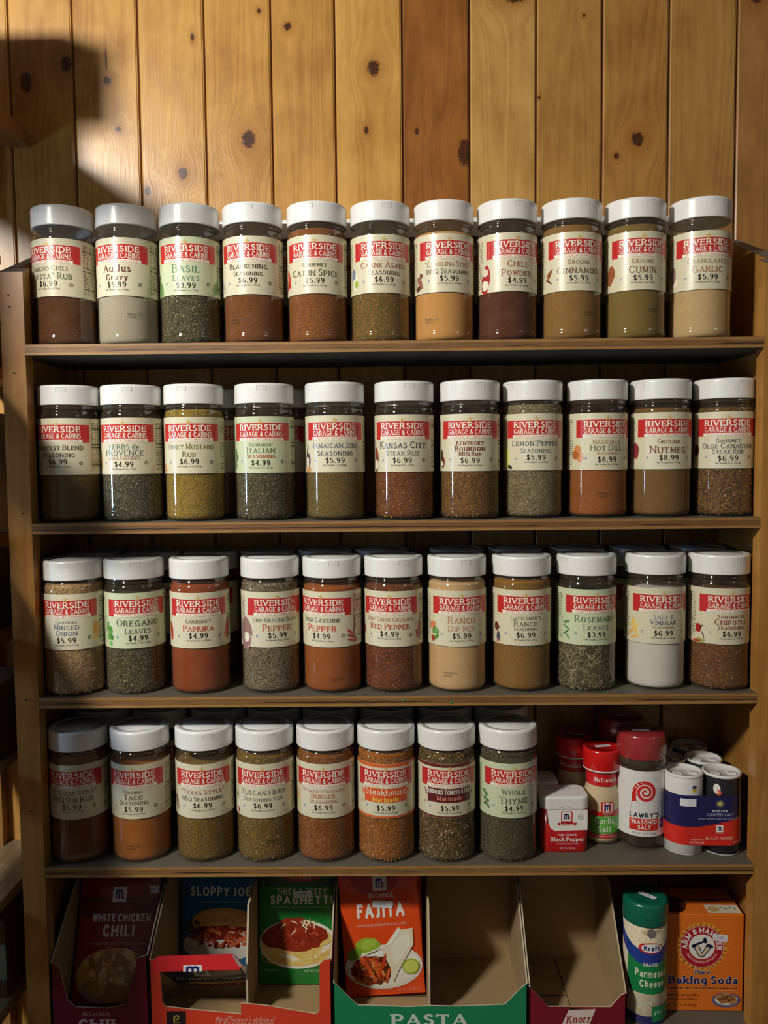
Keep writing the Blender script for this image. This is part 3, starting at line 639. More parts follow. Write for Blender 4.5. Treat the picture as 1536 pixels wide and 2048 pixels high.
F = .1105  # usual fill height
def pw(key, cols, scale=1100, contrast=.7, fill=F, fl=None, blotch=.25, k=1.12): return (powder(key+'_powder', cols, scale, contrast, blotch=blotch, k=k), fill, fl)
GRN = [(118, 112, 76), (92, 88, 56), (148, 140, 104), (66, 64, 42)]
GRY = [(118, 116, 92), (92, 90, 70), (146, 140, 116), (70, 66, 50)]
def herb(key, cols, n=1700, size=.0018, fill=F, needle=False, base=.66):
    n = int(n*1.35)
    return pw(key, [tuple(int(x*base) for x in c) for c in cols], 700, 1.0, fill, (cols, n, size, needle))
gG, gB = (84, 118, 92), (72, 84, 104)
rows = []
A = lambda t, h, c, s=SERIF: (t, h, c, s)
J1 = [
 ('Ancho chili', 'dark red-brown ancho chili rub', [A('Ancho Chili', .0047, (84, 78, 56)), A('\u201cFiesta\u201d Rub', .0056, (86, 100, 72))], '$6.99', 'Net Weight 8 oz. (226g)', pw('ancho', [(96, 50, 22), (112, 60, 28), (84, 42, 18)]), [], dict(tab=-35)),
 ('Au jus', 'pale beige gravy powder', [A('Au Jus', .0065, (96, 44, 30), dict(SERIFL, thick=.2)), A('Gravy', .0055, (80, 48, 34), dict(SERIFL, thick=.2))], '$5.99', 'Net Weight 7 oz. (198g)', pw('au_jus', [(176, 168, 148), (168, 160, 140)], blotch=.06, k=1.1), [(-.036, .014, .004, .004, (190, 180, 196), 0), (-.037, .019, .0035, .0012, (104, 34, 30), 15), (-.041, .022, .002, .004, (120, 40, 34), 20)], dict(code=(.0155, .032, '16360217-099'), tab=0)),
 ('basil', 'dried green basil leaves', [A('Basil', .0078, (88, 130, 96)), A('Leaves', .0056, (96, 134, 104))], '$3.99', 'Net Weight 2 oz. (51g)', herb('basil', GRN, 1900), [(-.036, .008, .006, .009, (104, 140, 76), 25), (-.040, .018, .003, .008, (70, 108, 52), -20), (.037, .010, .005, .008, (104, 140, 80), -25)], dict(tint=green_tint, tab=100)),
 ('blackening', 'reddish brown blackening seasoning', [A('Blackening', .0050, (64, 50, 36)), A('Seasoning', .0042, (64, 50, 36))], '$6.99', 'Net Weight 9 oz. (255g)', pw('blackening', [(128, 70, 34), (112, 58, 26), (146, 86, 46)]), [(-.036, .010, .001, .007, (130, 130, 150), 25)], dict(code=(-.014, .0245, '16357-9951'), tab=0)),
 ('cajun', 'orange-brown cajun spice', [A('Gourmet', .0040, (72, 78, 44)), A('Cajun Spice', .0062, (84, 84, 46))], '$5.99', 'Net Weight 8 oz. (227g)', pw('cajun', [(154, 88, 42), (138, 76, 34), (168, 104, 56), (106, 56, 26)], 1300, .8, .1215), [(-.036, .018, .003, .011, (190, 50, 36), 15), (-.039, .012, .003, .006, (170, 40, 30), -20)], dict(tab=-12)),
 ('carne asada', 'coarse green and orange carne asada seasoning', [A('Carne Asada', .0054, (150, 92, 62)), A('Seasoning', .0046, (92, 76, 54))], '$6.99', 'Net Weight 9 oz. (255g)', pw('carne', [(126, 96, 48), (104, 84, 40), (150, 108, 60)], 900, 1, F, ([(112, 108, 60), (158, 112, 56), (176, 134, 84), (84, 82, 42)], 1500, .0014, False)), [(-.036, .014, .0042, .010, (214, 220, 190), 0), (-.034, .011, .003, .004, (150, 170, 70), 0), (-.039, .022, .003, .006, (110, 120, 160), 0)], dict(tab=14)),
 ('carolina', 'pale orange carolina style barbecue seasoning', [A('\u201cCarolina Style\u201d', .0050, (150, 112, 88)), A('BBQ Seasoning', .0045, (84, 74, 58))], '$5.99', 'Net Weight 8 oz. (224g)', pw('carolina', [(206, 152, 84), (196, 142, 76)], blotch=.08, fill=.1165), [(-.036, .012, .0034, .008, (150, 96, 84), 30), (-.034, .019, .0026, .003, (120, 70, 60), 0), (-.039, .006, .004, .003, (90, 50, 44), 20)], dict(code=(-.0165, .023, '16090-723'), tab=100)),
 ('chili powder', 'dark maroon chili powder', [A('Chili', .0062, (150, 92, 70)), A('Powder', .0060, (150, 92, 70))], '$4.99', 'Net Weight 7 oz. (198g)', pw('chili', [(96, 44, 26), (84, 36, 20)], blotch=.1), [(-.037, .014, .006, .016, (158, 40, 36), -8), (-.038, .008, .005, .0055, (226, 220, 200), 0), (-.038, .022, .0045, .0045, (214, 200, 180), 0)], dict(tab=16)),
 ('cinnamon', 'light brown ground cinnamon', [A('Ground', .0042, (116, 96, 70)), A('Cinnamon', .0064, (118, 88, 66))], '$5.99', 'Net Weight 6.5 oz. (184g)', pw('cinnamon', [(158, 116, 72), (150, 108, 66)], blotch=.08, fill=.1215), [(-.034, .021, .006, .0016, (150, 96, 56), 35), (-.034, .018, .006, .0016, (128, 76, 44), 55), (-.035, .012, .005, .0012, (110, 60, 36), -30)], dict(code=(.0145, .0285, '16082Y-61'), tab=14)),
 ('cumin', 'khaki brown ground cumin', [A('Ground', .0042, (118, 92, 66)), A('Cumin', .0068, (124, 96, 70))], '$5.99', 'Net Weight 7 oz. (198g)', pw('cumin', [(142, 116, 68), (132, 106, 60)], blotch=.08, fill=.1215), [(-.038, .018, .006, .011, (146, 88, 52), -15)], dict(code=(.0135, .0315, '16143P52047'), tab=14)),
 ('garlic', 'pale cream granulated garlic', [A('Granulated', .0046, (156, 124, 92)), A('Garlic', .0064, (150, 104, 74))], '$5.99', 'Net Weight 8.7 oz. (246g)', pw('garlic', [(202, 172, 124), (194, 164, 116)], blotch=.05, k=1.1), [(-.037, .010, .004, .004, (226, 214, 196), 0), (-.040, .018, .004, .010, (130, 104, 100), 0)], dict(tab=14)),
]
J2 = [
 ('harvest', 'mustard-brown harvest blend seasoning', [A('Harvest Blend', .0050, (74, 62, 46)), A('Seasoning', .0048, (74, 62, 46))], '$6.99', 'Net Weight 9 oz. (255g)', pw('harvest', [(134, 106, 58), (118, 90, 46), (100, 74, 36)], 1200, .8), [(-.036, .02, .003, .003, (120, 60, 40), 0)], dict(tab=8)),
 ('herbs de provence', 'grey-green herbs de provence', [A('HERBS de', .0052, (72, 96, 76), SERIFL|dict(thick=.165, thin=.08)), A('PROVENCE', .0056, (72, 96, 76), SERIFL|dict(thick=.165, thin=.08)), A('with LAVENDER', .0032, (156, 110, 96), SERIFL|dict(thick=.165, thin=.08))], '$4.99', 'Net Weight 2.5 oz. (70g)', herb('provence', GRY, 1900, .0017), [(-.037, .016, .0036, .011, (176, 130, 84), 6)], dict(tab=10)),
 ('honey mustard', 'yellow honey mustard rub', [A('Honey Mustard', .0054, (104, 108, 52), dict(SERIFB, thick=.16)), A('Rub', .0052, (104, 108, 52), SERIFB)], '$6.99', 'Net Weight 10 oz. (285g)', pw('honey', [(166, 134, 62), (156, 124, 54), (178, 148, 78), (104, 84, 42)], 900, .8, .1215, k=1.15), [(-.036, .006, .004, .006, (196, 140, 110), 30)], dict(tab=-10)),
 ('italian', 'green italian seasoning', [A('\u201cLeonardo\u201d', .0033, (90, 90, 66)), A('Italian', .0062, (92, 108, 74)), A('Seasoning', .0044, (170, 78, 56))], '$4.99', 'Net Weight 2 oz. (58g)', herb('italian', GRN, 2100, .0016), [(-.036, .022, .0022, .006, (90, 130, 70), 10), (-.034, .016, .002, .005, (70, 110, 60), -30), (-.037, .008, .003, .004, (110, 150, 90), 0)], dict(tint=green_tint, tab=4)),
 ('jamaican jerk', 'olive brown jamaican jerk seasoning', [A('Jamaican Jerk', .0056, (96, 104, 116)), A('Seasoning', .0052, (72, 78, 84))], '$5.99', 'Net Weight 7 oz. (198g)', pw('jerk', [(112, 90, 50), (94, 74, 40), (134, 110, 66)], 1000, .9, F, ([(124, 102, 62), (98, 78, 46), (142, 114, 78)], 700, .0011, False)), [(-.037, .012, .0052, .010, (86, 52, 74), 0), (-.038, .010, .0032, .0075, (226, 216, 196), 0), (-.038, .024, .0012, .007, (30, 26, 24), -15), (-.036, .003, .006, .003, (196, 140, 90), 0)], dict(tab=-60)),
 ('kansas city', 'red-brown kansas city steak rub with golden flecks', [A('Kansas City', .0064, (62, 62, 84)), A('Steak Rub', .0050, (96, 96, 92))], '$6.99', 'Net Weight 8 oz. (228g)', pw('kansas', [(122, 62, 28), (104, 50, 22), (140, 76, 36)], 900, 1, F, ([(132, 68, 30), (172, 118, 64), (110, 54, 24), (196, 146, 88)], 1500, .0014, False)), [(-.037, .013, .0052, .014, (120, 66, 44), 0), (-.037, .008, .0046, .0055, (228, 220, 200), 0), (-.036, .021, .003, .003, (150, 60, 40), 0)], dict(tab=10)),
 ('kentucky', 'mixed brown kentucky bourbon rub with pale flecks', [A('Kentucky', .0042, (110, 46, 40), SERIFB), A('Bourbon', .0052, (110, 46, 40), SERIFB), A('BBQ Rub', .0040, (110, 46, 40), SERIFB)], '$6.99', 'Net Weight 8 oz. (226g)', pw('kentucky', [(126, 82, 42), (92, 54, 30), (150, 104, 56)], 900, 1, F, ([(150, 104, 58), (96, 56, 36), (186, 148, 98), (70, 42, 30)], 1500, .0015, False)), [(-.037, .010, .0045, .0065, (110, 60, 50), 0), (-.039, .014, .003, .010, (70, 40, 36), 0), (-.039, .008, .003, .003, (224, 214, 190), 0)], dict(tab=14)),
 ('lemon pepper', 'grey speckled lemon pepper seasoning', [A('Lemon Pepper', .0054, (92, 98, 104)), A('Seasoning', .0044, (92, 98, 104))], '$5.99', 'Net Weight 8 oz. (227g)', pw('lemon', [(104, 92, 64), (128, 118, 86), (76, 64, 44), (158, 146, 112)], 1300, 1, .1235, ([(134, 124, 92), (90, 78, 54), (164, 152, 118)], 1100, .0011, False)), [(-.038, .014, .006, .012, (214, 214, 120), 0), (-.033, .004, .002, .0026, (40, 34, 26), 0), (-.030, .003, .0016, .002, (56, 44, 32), 0)], dict(tab=-60)),
 ('hot dill', 'rust orange hot dill seasoning', [A('Nashville', .0043, (150, 116, 64)), A('Hot Dill', .0060, (96, 112, 70)), A('Seasoning', .0034, (180, 120, 84))], '$6.99', 'Net Weight 9 oz. (255g)', pw('hot_dill', [(164, 88, 34), (150, 78, 28), (178, 104, 46)], 1200, .7), [(-.034, .022, .0050, .005, (196, 132, 74), 0), (-.031, .014, .0046, .006, (206, 140, 90), 20), (-.037, .016, .005, .005, (166, 96, 48), 0)], dict(tab=16, code=(.000, .0255, '16149K005-235'))),
 ('nutmeg', 'smooth brown ground nutmeg', [A('Ground', .0043, (110, 70, 58)), A('Nutmeg', .0070, (114, 62, 50))], '$8.99', 'Net Weight 6 oz. (170g)', pw('nutmeg', [(134, 96, 60), (126, 90, 54)], blotch=.1, fill=.1185), [(-.039, .020, .005, .009, (134, 50, 56), 0)], dict(tab=-60)),
 ('steak rub', 'very coarse tan and brown steak rub', [A('Gourmet', .0040, (84, 88, 74)), A('Olde Canadian', .0052, (84, 88, 92)), A('Steak Rub', .0046, (84, 88, 92))], '$6.99', 'Net Weight 11 oz. (312g)', pw('canadian', [(110, 74, 42), (80, 50, 28), (140, 100, 60)], 600, 1, .1185, ([(176, 138, 94), (136, 96, 58), (92, 58, 34), (158, 118, 76), (66, 42, 28)], 1600, .0024, False)), [(-.038, .020, .0048, .007, (120, 44, 40), 0), (-.038, .020, .0034, .005, (60, 30, 28), 0)], dict(tab=16)),
]
J3 = [
 ('minced onion', 'coarse tan minced onion', [A('California', .0030, (96, 100, 112)), A('Minced', .0056, (96, 104, 124)), A('Onion', .0056, (96, 104, 124))], '$5.99', 'Net Weight 5.5 oz. (156g)', pw('onion', [(170, 140, 98), (150, 120, 80)], 500, 1, .1235, ([(188, 158, 116), (164, 132, 92), (206, 180, 138), (140, 108, 72)], 1500, .0026, False)), [(.034, .020, .005, .010, (206, 146, 70), 0), (.032, .012, .003, .004, (220, 180, 110), 0)], dict(tab=5)),
 ('oregano', 'green oregano leaves', [A('Oregano', .0070, (84, 92, 70)), A('Leaves', .0054, (90, 96, 74))], '$4.99', 'Net Weight 1.75 oz. (50g)', herb('oregano', GRN, 2000, .0018), [(-.034, .020, .004, .005, (80, 140, 60), 40), (-.036, .013, .003, .005, (100, 160, 80), -10), (-.032, .012, .003, .004, (70, 124, 54), 30), (-.033, .005, .003, .003, (110, 170, 90), 0), (-.038, .024, .002, .006, (90, 150, 70), -20)], dict(tint=green_tint, tab=20)),
 ('paprika', 'deep orange-red paprika', [A('Gourmet', .0042, (110, 104, 80)), A('Paprika', .0058, (176, 66, 54))], '$4.99', 'Net Weight 6.5 oz. (184g)', pw('paprika', [(158, 70, 30), (150, 64, 26)], blotch=.06, fill=.1215), [(-.038, .018, .004, .010, (180, 34, 34), 10), (-.037, .010, .003, .003, (196, 50, 44), 0), (.038, .018, .004, .012, (180, 34, 34), -10), (.036, .014, .004, .004, (190, 44, 40), 30)], dict(tab=60)),
 ('black pepper', 'dark grey fine ground black pepper', [A('Fine Ground Black', .0040, (104, 104, 92)), A('Pepper', .0066, (170, 84, 70))], '$5.99', 'Net Weight 6 oz. (170g)', pw('black_pepper', [(96, 84, 62), (120, 108, 84), (64, 54, 40), (150, 138, 112)], 1100, 1, .1225), [(-.040, .014, .010, .019, (146, 110, 104), 0), (-.039, .010, .0052, .0055, (228, 220, 196), 0)], dict(tab=18)),
 ('cayenne', 'bright orange-brown red cayenne pepper', [A('Red Cayenne', .0046, (76, 70, 60)), A('Pepper', .0070, (186, 74, 58))], '$4.99', 'Net Weight 6 oz. (170g)', pw('cayenne', [(170, 88, 34), (162, 82, 30)], blotch=.06, fill=.118), [(.040, .022, .0016, .013, (176, 40, 36), -8), (.036, .014, .0016, .008, (190, 50, 44), 50), (.037, .010, .0016, .008, (170, 44, 40), 65), (.038, .006, .0016, .008, (186, 56, 50), 80), (-.038, .020, .002, .005, (190, 80, 60), 0)], dict(tab=8, code=(.006, .0165, '16179509-501'))),
 ('crushed red pepper', 'coarse dark red crushed pepper flakes', [A('Fine Grind Crushed', .0040, (156, 110, 92)), A('Red Pepper', .0058, (172, 72, 58))], '$4.99', 'Net Weight 5 oz. (141g)', pw('crushed', [(116, 52, 26), (90, 38, 20), (146, 74, 36)], 800, 1, .1185, ([(134, 58, 28), (104, 42, 22), (170, 98, 50), (84, 34, 20)], 1700, .0015, False)), [(.036, .012, .003, .006, (150, 50, 34), 20), (.039, .018, .003, .010, (160, 54, 40), 0), (-.038, .016, .0022, .006, (160, 60, 44), 0)], dict(tab=20)),
 ('ranch dip', 'pale cream ranch dip mix', [A('Ranch', .0064, (176, 122, 92)), A('Dip Mix', .0058, (180, 140, 110))], '$5.99', 'Net Weight 8 oz. (227g)', pw('ranch_dip', [(206, 170, 122), (198, 162, 116)], blotch=.04, fill=.1215, k=1.15), [(-.037, .022, .006, .004, (206, 130, 90), 20), (-.032, .013, .0052, .0075, (84, 134, 62), 0), (-.031, .016, .003, .003, (110, 160, 84), 0), (-.034, .011, .0035, .0012, (200, 214, 150), 20), (-.036, .007, .003, .004, (150, 60, 44), 20)], dict(tab=14, code=(-.0105, .0215, '16454215-074'))),
 ('cattlemens', 'tan-brown ranch seasoning', [A("Cattlemen's", .0038, (110, 106, 88)), A('Ranch', .0058, (100, 94, 76)), A('Seasoning', .0036, (100, 94, 76))], '$6.99', 'Net Weight 9 oz. (255g)', pw('cattle', [(152, 106, 58), (138, 94, 48), (168, 122, 72)], 1200, .7, .1235), [(-.037, .019, .004, .005, (110, 40, 36), 10), (-.033, .018, .003, .0008, (60, 60, 40), -20), (-.034, .008, .003, .006, (70, 76, 90), 0), (-.036, .003, .003, .002, (200, 130, 120), 0)], dict(tab=20)),
 ('rosemary', 'long pale green rosemary needles', [A('Rosemary', .0064, (84, 110, 84)), A('Leaves', .0056, (112, 118, 96))], '$3.99', 'Net Weight 2.5 oz. (71g)', pw('rosemary', [(82, 76, 50), (64, 58, 36)], 600, 1, .105, ([(146, 138, 104), (122, 114, 80), (168, 158, 122), (96, 88, 58)], 1500, .0062, True)), [(-.035, .024, .005, .0014, (80, 130, 80), 20), (-.035, .018, .005, .0012, (90, 140, 90), -30), (-.036, .012, .005, .0012, (70, 120, 74), 40), (-.033, .008, .004, .001, (96, 140, 90), -45)], dict(tint=green_tint, tab=-60)),
 ('salt and vinegar', 'pure white salt and vinegar seasoning', [A('Salt &', .0048, (110, 132, 150)), A('Vinegar', .0050, (72, 82, 110)), A('Seasoning', .0032, (130, 120, 100))], '$6.99', 'Net Weight 9 oz. (255g)', pw('salt', [(226, 222, 214), (224, 220, 212)], blotch=.0, k=1.0), [(-.036, .022, .006, .0014, (222, 176, 84), 60), (-.034, .018, .008, .0016, (230, 188, 100), 80), (-.037, .012, .008, .0016, (216, 164, 76), 45), (-.031, .012, .007, .0015, (226, 180, 92), 110), (-.033, .006, .006, .0015, (220, 172, 84), 20), (-.030, .018, .005, .0014, (232, 192, 110), 40)], dict(tab=20)),
 ('chipotle', 'coarse chipotle seasoning with pale seeds', [A('Southwest', .0038, (120, 60, 44), SERIFB), A('Chipotle', .0056, (140, 66, 50), SERIFB), A('Seasoning', .0040, (120, 60, 44), SERIFB)], '$6.99', 'Net Weight 9 oz. (255g)', pw('chipotle', [(122, 74, 44), (98, 56, 32), (146, 96, 60)], 900, 1, F, ([(130, 80, 48), (104, 60, 36), (196, 148, 98), (86, 48, 30)], 1400, .0017, False)), [(-.037, .016, .004, .005, (160, 34, 30), 0), (-.033, .018, .003, .0008, (50, 40, 30), 40), (-.035, .002, .006, .003, (150, 150, 90), 10), (-.031, .009, .0008, .004, (70, 70, 40), 20), (-.039, .0015, .006, .0014, (180, 50, 36), 0)], dict(tab=22)),
]
J4 = [
 ('rib rub', 'dark orange-brown rib rub in deep shade', [A('\u201cSt. Louis Style\u201d', .0046, (110, 90, 70)), A('BBQ Rib Rub', .0054, (100, 76, 58))], '$6.99', 'Net Weight 9 oz. (255g)', pw('rib_rub', [(130, 72, 34), (116, 62, 28)], 1100, .7, .1215), [], dict(tab=20)),
 ('taco', 'smooth orange taco seasoning', [A('Original', .0036, (92, 80, 58)), A('Taco', .0058, (96, 82, 60)), A('Seasoning', .0046, (96, 82, 60))], '$5.99', 'Net Weight 8 oz. (226g)', pw('taco', [(178, 102, 44), (170, 96, 40)], blotch=.06), [(-.036, .018, .002, .008, (170, 150, 80), 0)], dict(tab=-80, code=(-.001, .0205, '168427-2145'))),
 ('texas style', 'coarse olive brown texas style barbecue seasoning', [A('\u201cTexas Style\u201d', .0050, (150, 96, 72)), A('BBQ Seasoning', .0044, (84, 74, 60))], '$6.99', 'Net Weight 9 oz. (255g)', pw('texas', [(128, 98, 52), (110, 80, 40), (150, 116, 66)], 900, .9, F, ([(140, 108, 60), (112, 84, 44), (162, 130, 80)], 1100, .0015, False)), [(-.037, .015, .0036, .008, (120, 70, 60), 15), (-.035, .010, .003, .005, (170, 130, 110), 0)], dict(tab=20)),
 ('tuscan', 'brown tuscan herb rub with green stalks', [A('Tuscan Herb', .0056, (110, 112, 90)), A('Seasoning Rub', .0042, (120, 120, 104))], '$6.99', 'Net Weight 7 oz. (198g)', pw('tuscan', [(126, 96, 50), (104, 78, 38), (148, 114, 64)], 900, 1, .1215, ([(134, 114, 66), (156, 134, 88), (100, 84, 44), (172, 130, 80)], 1500, .0021, False)), [(-.037, .022, .003, .004, (120, 160, 96), 0), (-.034, .013, .003, .004, (232, 228, 214), 0), (-.034, .005, .0014, .004, (170, 50, 44), 30)], dict(tab=22, code=(.012, .0255, '16157-0451'))),
 ('burger', 'orange-brown coarse burger seasoning', [A('\u201cUltimate Steakhouse\u201d', .0033, (176, 130, 110)), A('Burger', .0054, (176, 110, 92)), A('Seasoning', .0044, (170, 110, 92))], '$6.99', 'Net Weight 9 oz. (255g)', pw('burger', [(150, 84, 38), (124, 64, 28), (172, 106, 54)], 800, 1, .1215, ([(164, 94, 44), (128, 66, 30), (190, 128, 74)], 1500, .0015, False)), [(-.038, .020, .003, .010, (206, 150, 90), 0), (-.036, .012, .003, .004, (190, 200, 130), 0)], dict(tab=22)),
 ('steakhouse', 'bright orange coarse steakhouse marinade', [A('Steakhouse', .0062, (240, 226, 200), SERIFL|dict(thick=.14)), A('Marinade', .0046, (240, 200, 90), SERIFL)], '$5.99', 'Net Weight 9 oz. (255g)', pw('steakhouse', [(172, 102, 48), (150, 84, 38), (192, 124, 66)], 700, 1, .1235, ([(184, 112, 54), (152, 86, 40), (206, 146, 86), (120, 62, 30)], 1600, .0021, False)), [], dict(tab=22, ribbon=(206, 84, 40), band=(206, 96, 44))),
 ('sundried tomato', 'dark mixed sundried tomato marinade with pale chips', [A('Sundried Tomato & Herb', .0050, (240, 232, 214), SERIFB), A('Marinade', .0044, (206, 130, 110), SERIFL)], '$5.99', 'Net Weight 8 oz. (226g)', pw('sundried', [(98, 76, 48), (74, 54, 34), (126, 102, 66)], 600, 1, .1235, ([(118, 102, 62), (164, 142, 104), (84, 60, 38), (190, 168, 130), (104, 84, 50)], 1700, .0023, False)), [], dict(tab=22, ribbon=(92, 34, 34), band=(100, 44, 38))),
 ('thyme', 'fine grey-green whole thyme', [A('Whole', .0056, (90, 104, 84)), A('Thyme', .0070, (90, 104, 84))], '$4.99', 'Net Weight 2.5 oz. (71g)', herb('thyme', [(104, 100, 72), (86, 82, 58), (126, 122, 90)], 2600, .0012, .1235), [(-.037, .026, .003, .002, (90, 134, 84), 20), (-.034, .023, .003, .002, (70, 110, 70), -30), (-.036, .018, .003, .002, (84, 126, 80), 50), (-.032, .016, .003, .002, (76, 118, 72), 0), (-.035, .012, .003, .002, (66, 104, 64), 30), (-.031, .010, .003, .0018, (84, 126, 80), -40)], dict(tint=green_tint, tab=80)),
]
POS = [[(-.3643, .043, -9.5), (-.2935, .043, -4), (-.2237, .043, 4), (-.1539, .043, -2), (-.0829, .043, -.5), (-.0132, .043, 7.5), (.0568, .043, 7), (.1266, .043, 12), (.1971, .043, 3), (.267, .043, 0), (.3386, .043, -5)],
 [(-.3645, .0421, -2), (-.2948, .0448, .5), (-.224, .0438, 2.5), (-.1452, .0454, 0), (-.0658, .0398, 3.5), (.0115, .0379, -5), (.0843, .0359, -5), (.1553, .0446, -2.5), (.2277, .0451, 5.5), (.2981, .0450, -1), (.3690, .0440, -14)],
 [(-.3629, .0352, 5), (-.2957, .0406, 22), (-.2214, .0389, 9), (-.1415, .0408, 21), (-.0714, .0391, -18.5), (-.002, .0393, -9), (.0692, .0386, 5.5), (.1423, .0397, 0), (.2153, .0398, 7.5), (.2936, .0430, -.5), (.3634, .0381, 4.5)],
 [(-.3641, .038, 4), (-.294, .0385, 1.5), (-.22, .0388, 6.5), (-.1508, .0381, 3), (-.0813, .0374, -1), (-.0121, .0367, -1), (.0564, .0355, 3), (.1262, .0350, 4.5)]]
WHERE = ['on the top shelf', 'on the second shelf', 'on the third shelf', 'on the fourth shelf']
GRP = ['spice jars in the top row', 'spice jars in the second row', 'spice jars in the third row', 'spice jars in the fourth row']
for r, J in enumerate((J1, J2, J3, J4)):
    for i, (short, desc, lines, price, net, look, art, kw) in enumerate(J):
        X, Y, ph = POS[r][i]
        jar('spice_jar', 'white-capped clear jar of %s %s' % (desc, WHERE[r]), GRP[r], X, Y, SHELF_Z[r], ph, lines, price, net, look, art, **kw)
# second rank of jars behind the front ones
BACK = {0: [(-.329, .111), (-.2588, .111), (-.189, .111), (-.118, .111), (-.048, .111), (.022, .111), (.0920, .111), (.162, .111), (.232, .111), (.3030, .111)],
        1: [(-.2053, .1122), (-.1357, .1122), (-.0668, .1122), (.0118, .1122), (.0905, .1122), (.1675, .1122), (.2400, .1122), (.3150, .1122), (-.3000, .1122), (-.3690, .1122)],  # all but the first are unseen, added to keep light off the wall
        2: [(x, .112) for x in (-.3654, -.2927, -.2243, -.1542, -.0851, -.0155, .0749, .1454, .2211, .2931, .3663)],
        3: [(x, .112) for x in (-.3614, -.2908, -.2185, -.1499, -.0821, -.0112, .0601, .1283)]}
BGRP = ['jars hidden behind the top row', 'jars in the dark behind the second row', 'jars in the dark behind the third row', 'jars in the dark behind the fourth row']
back_look = pw('shaded_spice', [(120, 84, 50), (100, 68, 38)])
proto = None
def copy_tree(o, parent=None):
    c = o.copy(); COL.objects.link(c)
    if parent: c.parent = parent
    for ch in list(o.children): copy_tree(ch, c)
    return c
for r in BACK:
    for i, (x, y) in enumerate(BACK[r]):
        if proto is None:
            proto = jar('spice_jar', '', None, x, y, SHELF_Z[r], 0, [], '', '', back_look, plain=True); o = proto
        else: o = copy_tree(proto)
        o.location = (x, y, ZB+SHELF_Z[r])
        if r == 1 and i == 0:
            o['label'] = 'shaded jar behind the gap between the honey mustard and italian seasoning jars'; o.pop('group', None)
            for ch in o.children:
                if ch.name.startswith('label'): ch.rotation_euler = (0, 0, R_(8))
        else:
            d = {0: J1, 1: [J2[k] for k in (2, 3, 4, 5, 6, 7, 8, 9, 1, 0)], 2: J3, 3: J4}[r]
            nm = d[i][0] if i < len(d) else d[-1][0]
            if r == 0: o['label'] = 'spice jar cap peeking between the %s and %s jars from behind' % (J1[i][0], J1[i+1][0])
            else: o['label'] = 'shaded spice jar behind the %s jar %s' % (nm, WHERE[r])  # second-shelf ones are unseen extras that block light
            o['group'] = BGRP[r]
#@@PART2
# ------------------------------------------------------------------ small goods on the fourth shelf
Z4, Z5 = SHELF_Z[3], SHELF_Z[4]
WHITE = ink((226, 224, 216)); MRED = ink((190, 28, 32)); MBLUE = ink((30, 42, 110))
def shear_map(P, dv): return lambda u, v: P(u, v+dv)
def mc_logo(b, P, P2, cx, cy, s):
    """square emblem: blue m, red c on white"""
    b.grid(P, 2, 2, WHITE, cx-s*.5, cx+s*.5, cy-s*.5, cy+s*.5)
    for dx in (-.24, -.04, .16): b.grid(P2, 1, 2, MBLUE, cx+s*dx-s*.055, cx+s*dx+s*.055, cy-s*.3, cy+s*.24)
    for dx in (-.14, .06): b.disc(P2, cx+s*dx, cy+s*.25, s*.14, s*.09, MBLUE, 10, 1)
    b.ring(P2, cx+s*.30, cy-s*.12, s*.07, s*.15, MRED, 12, 50, 310)
def sticker(parent, P, cx, cy, w, h, txt, rot=0, name='price_sticker'):
    b = MB(); c, t = math.cos(rot), math.sin(rot)
    Q = lambda u, v: P(cx+c*u-t*v, cy+t*u+c*v)
    b.grid(Q, 6, 3, pbr('sticker_white', (226, 226, 232), .5, k=1.1), -w/2, w/2, -h/2, h/2)
    Q2 = lambda u, v: tuple(np.array(Q(u, v))+np.array(getattr(P, 'n', lambda u, v: (0, -.0001, 0))(u, v)))
    if txt: text(b, txt, Q2, 0, -h*.15, h*.34, ink((90, 90, 130)), SANS, maxw=w*.7)
    return b.build(name, parent)
def top_plane(z, Y0=0.0):
    f = lambda u, v: (u, v+Y0, z)
    f.n = lambda u, v: (0, 0, .0001); return f

# pepper tins: rounded rectangular box
def rrect(w, d, r, n=6):
    p = []
    for cx, cy, a0 in ((w/2-r, d/2-r, 0), (-w/2+r, d/2-r, 90), (-w/2+r, -d/2+r, 180), (w/2-r, -d/2+r, 270)):
        for k in range(n+1): a = R_(a0+90*k/n); p.append((cx+r*math.cos(a), cy+r*math.sin(a)))
    return p
def stack_outline(b, layers, m, cap0=True, cap1=True):
    """layers: list of (outline, z)"""
    i = len(b.v); mi = b.mat(m); n = len(layers[0][0])
    for o, z in layers: b.v += [(x, y, z) for x, y in o]
    for k in range(len(layers)-1):
        for a in range(n):
            c = (a+1) % n; b.f.append((i+k*n+a, i+k*n+c, i+(k+1)*n+c, i+(k+1)*n+a)); b.m.append(mi)
    if cap0: b.f.append(tuple(i+a for a in reversed(range(n)))); b.m.append(mi)
    if cap1: b.f.append(tuple(i+(len(layers)-1)*n+a for a in range(n))); b.m.append(mi)
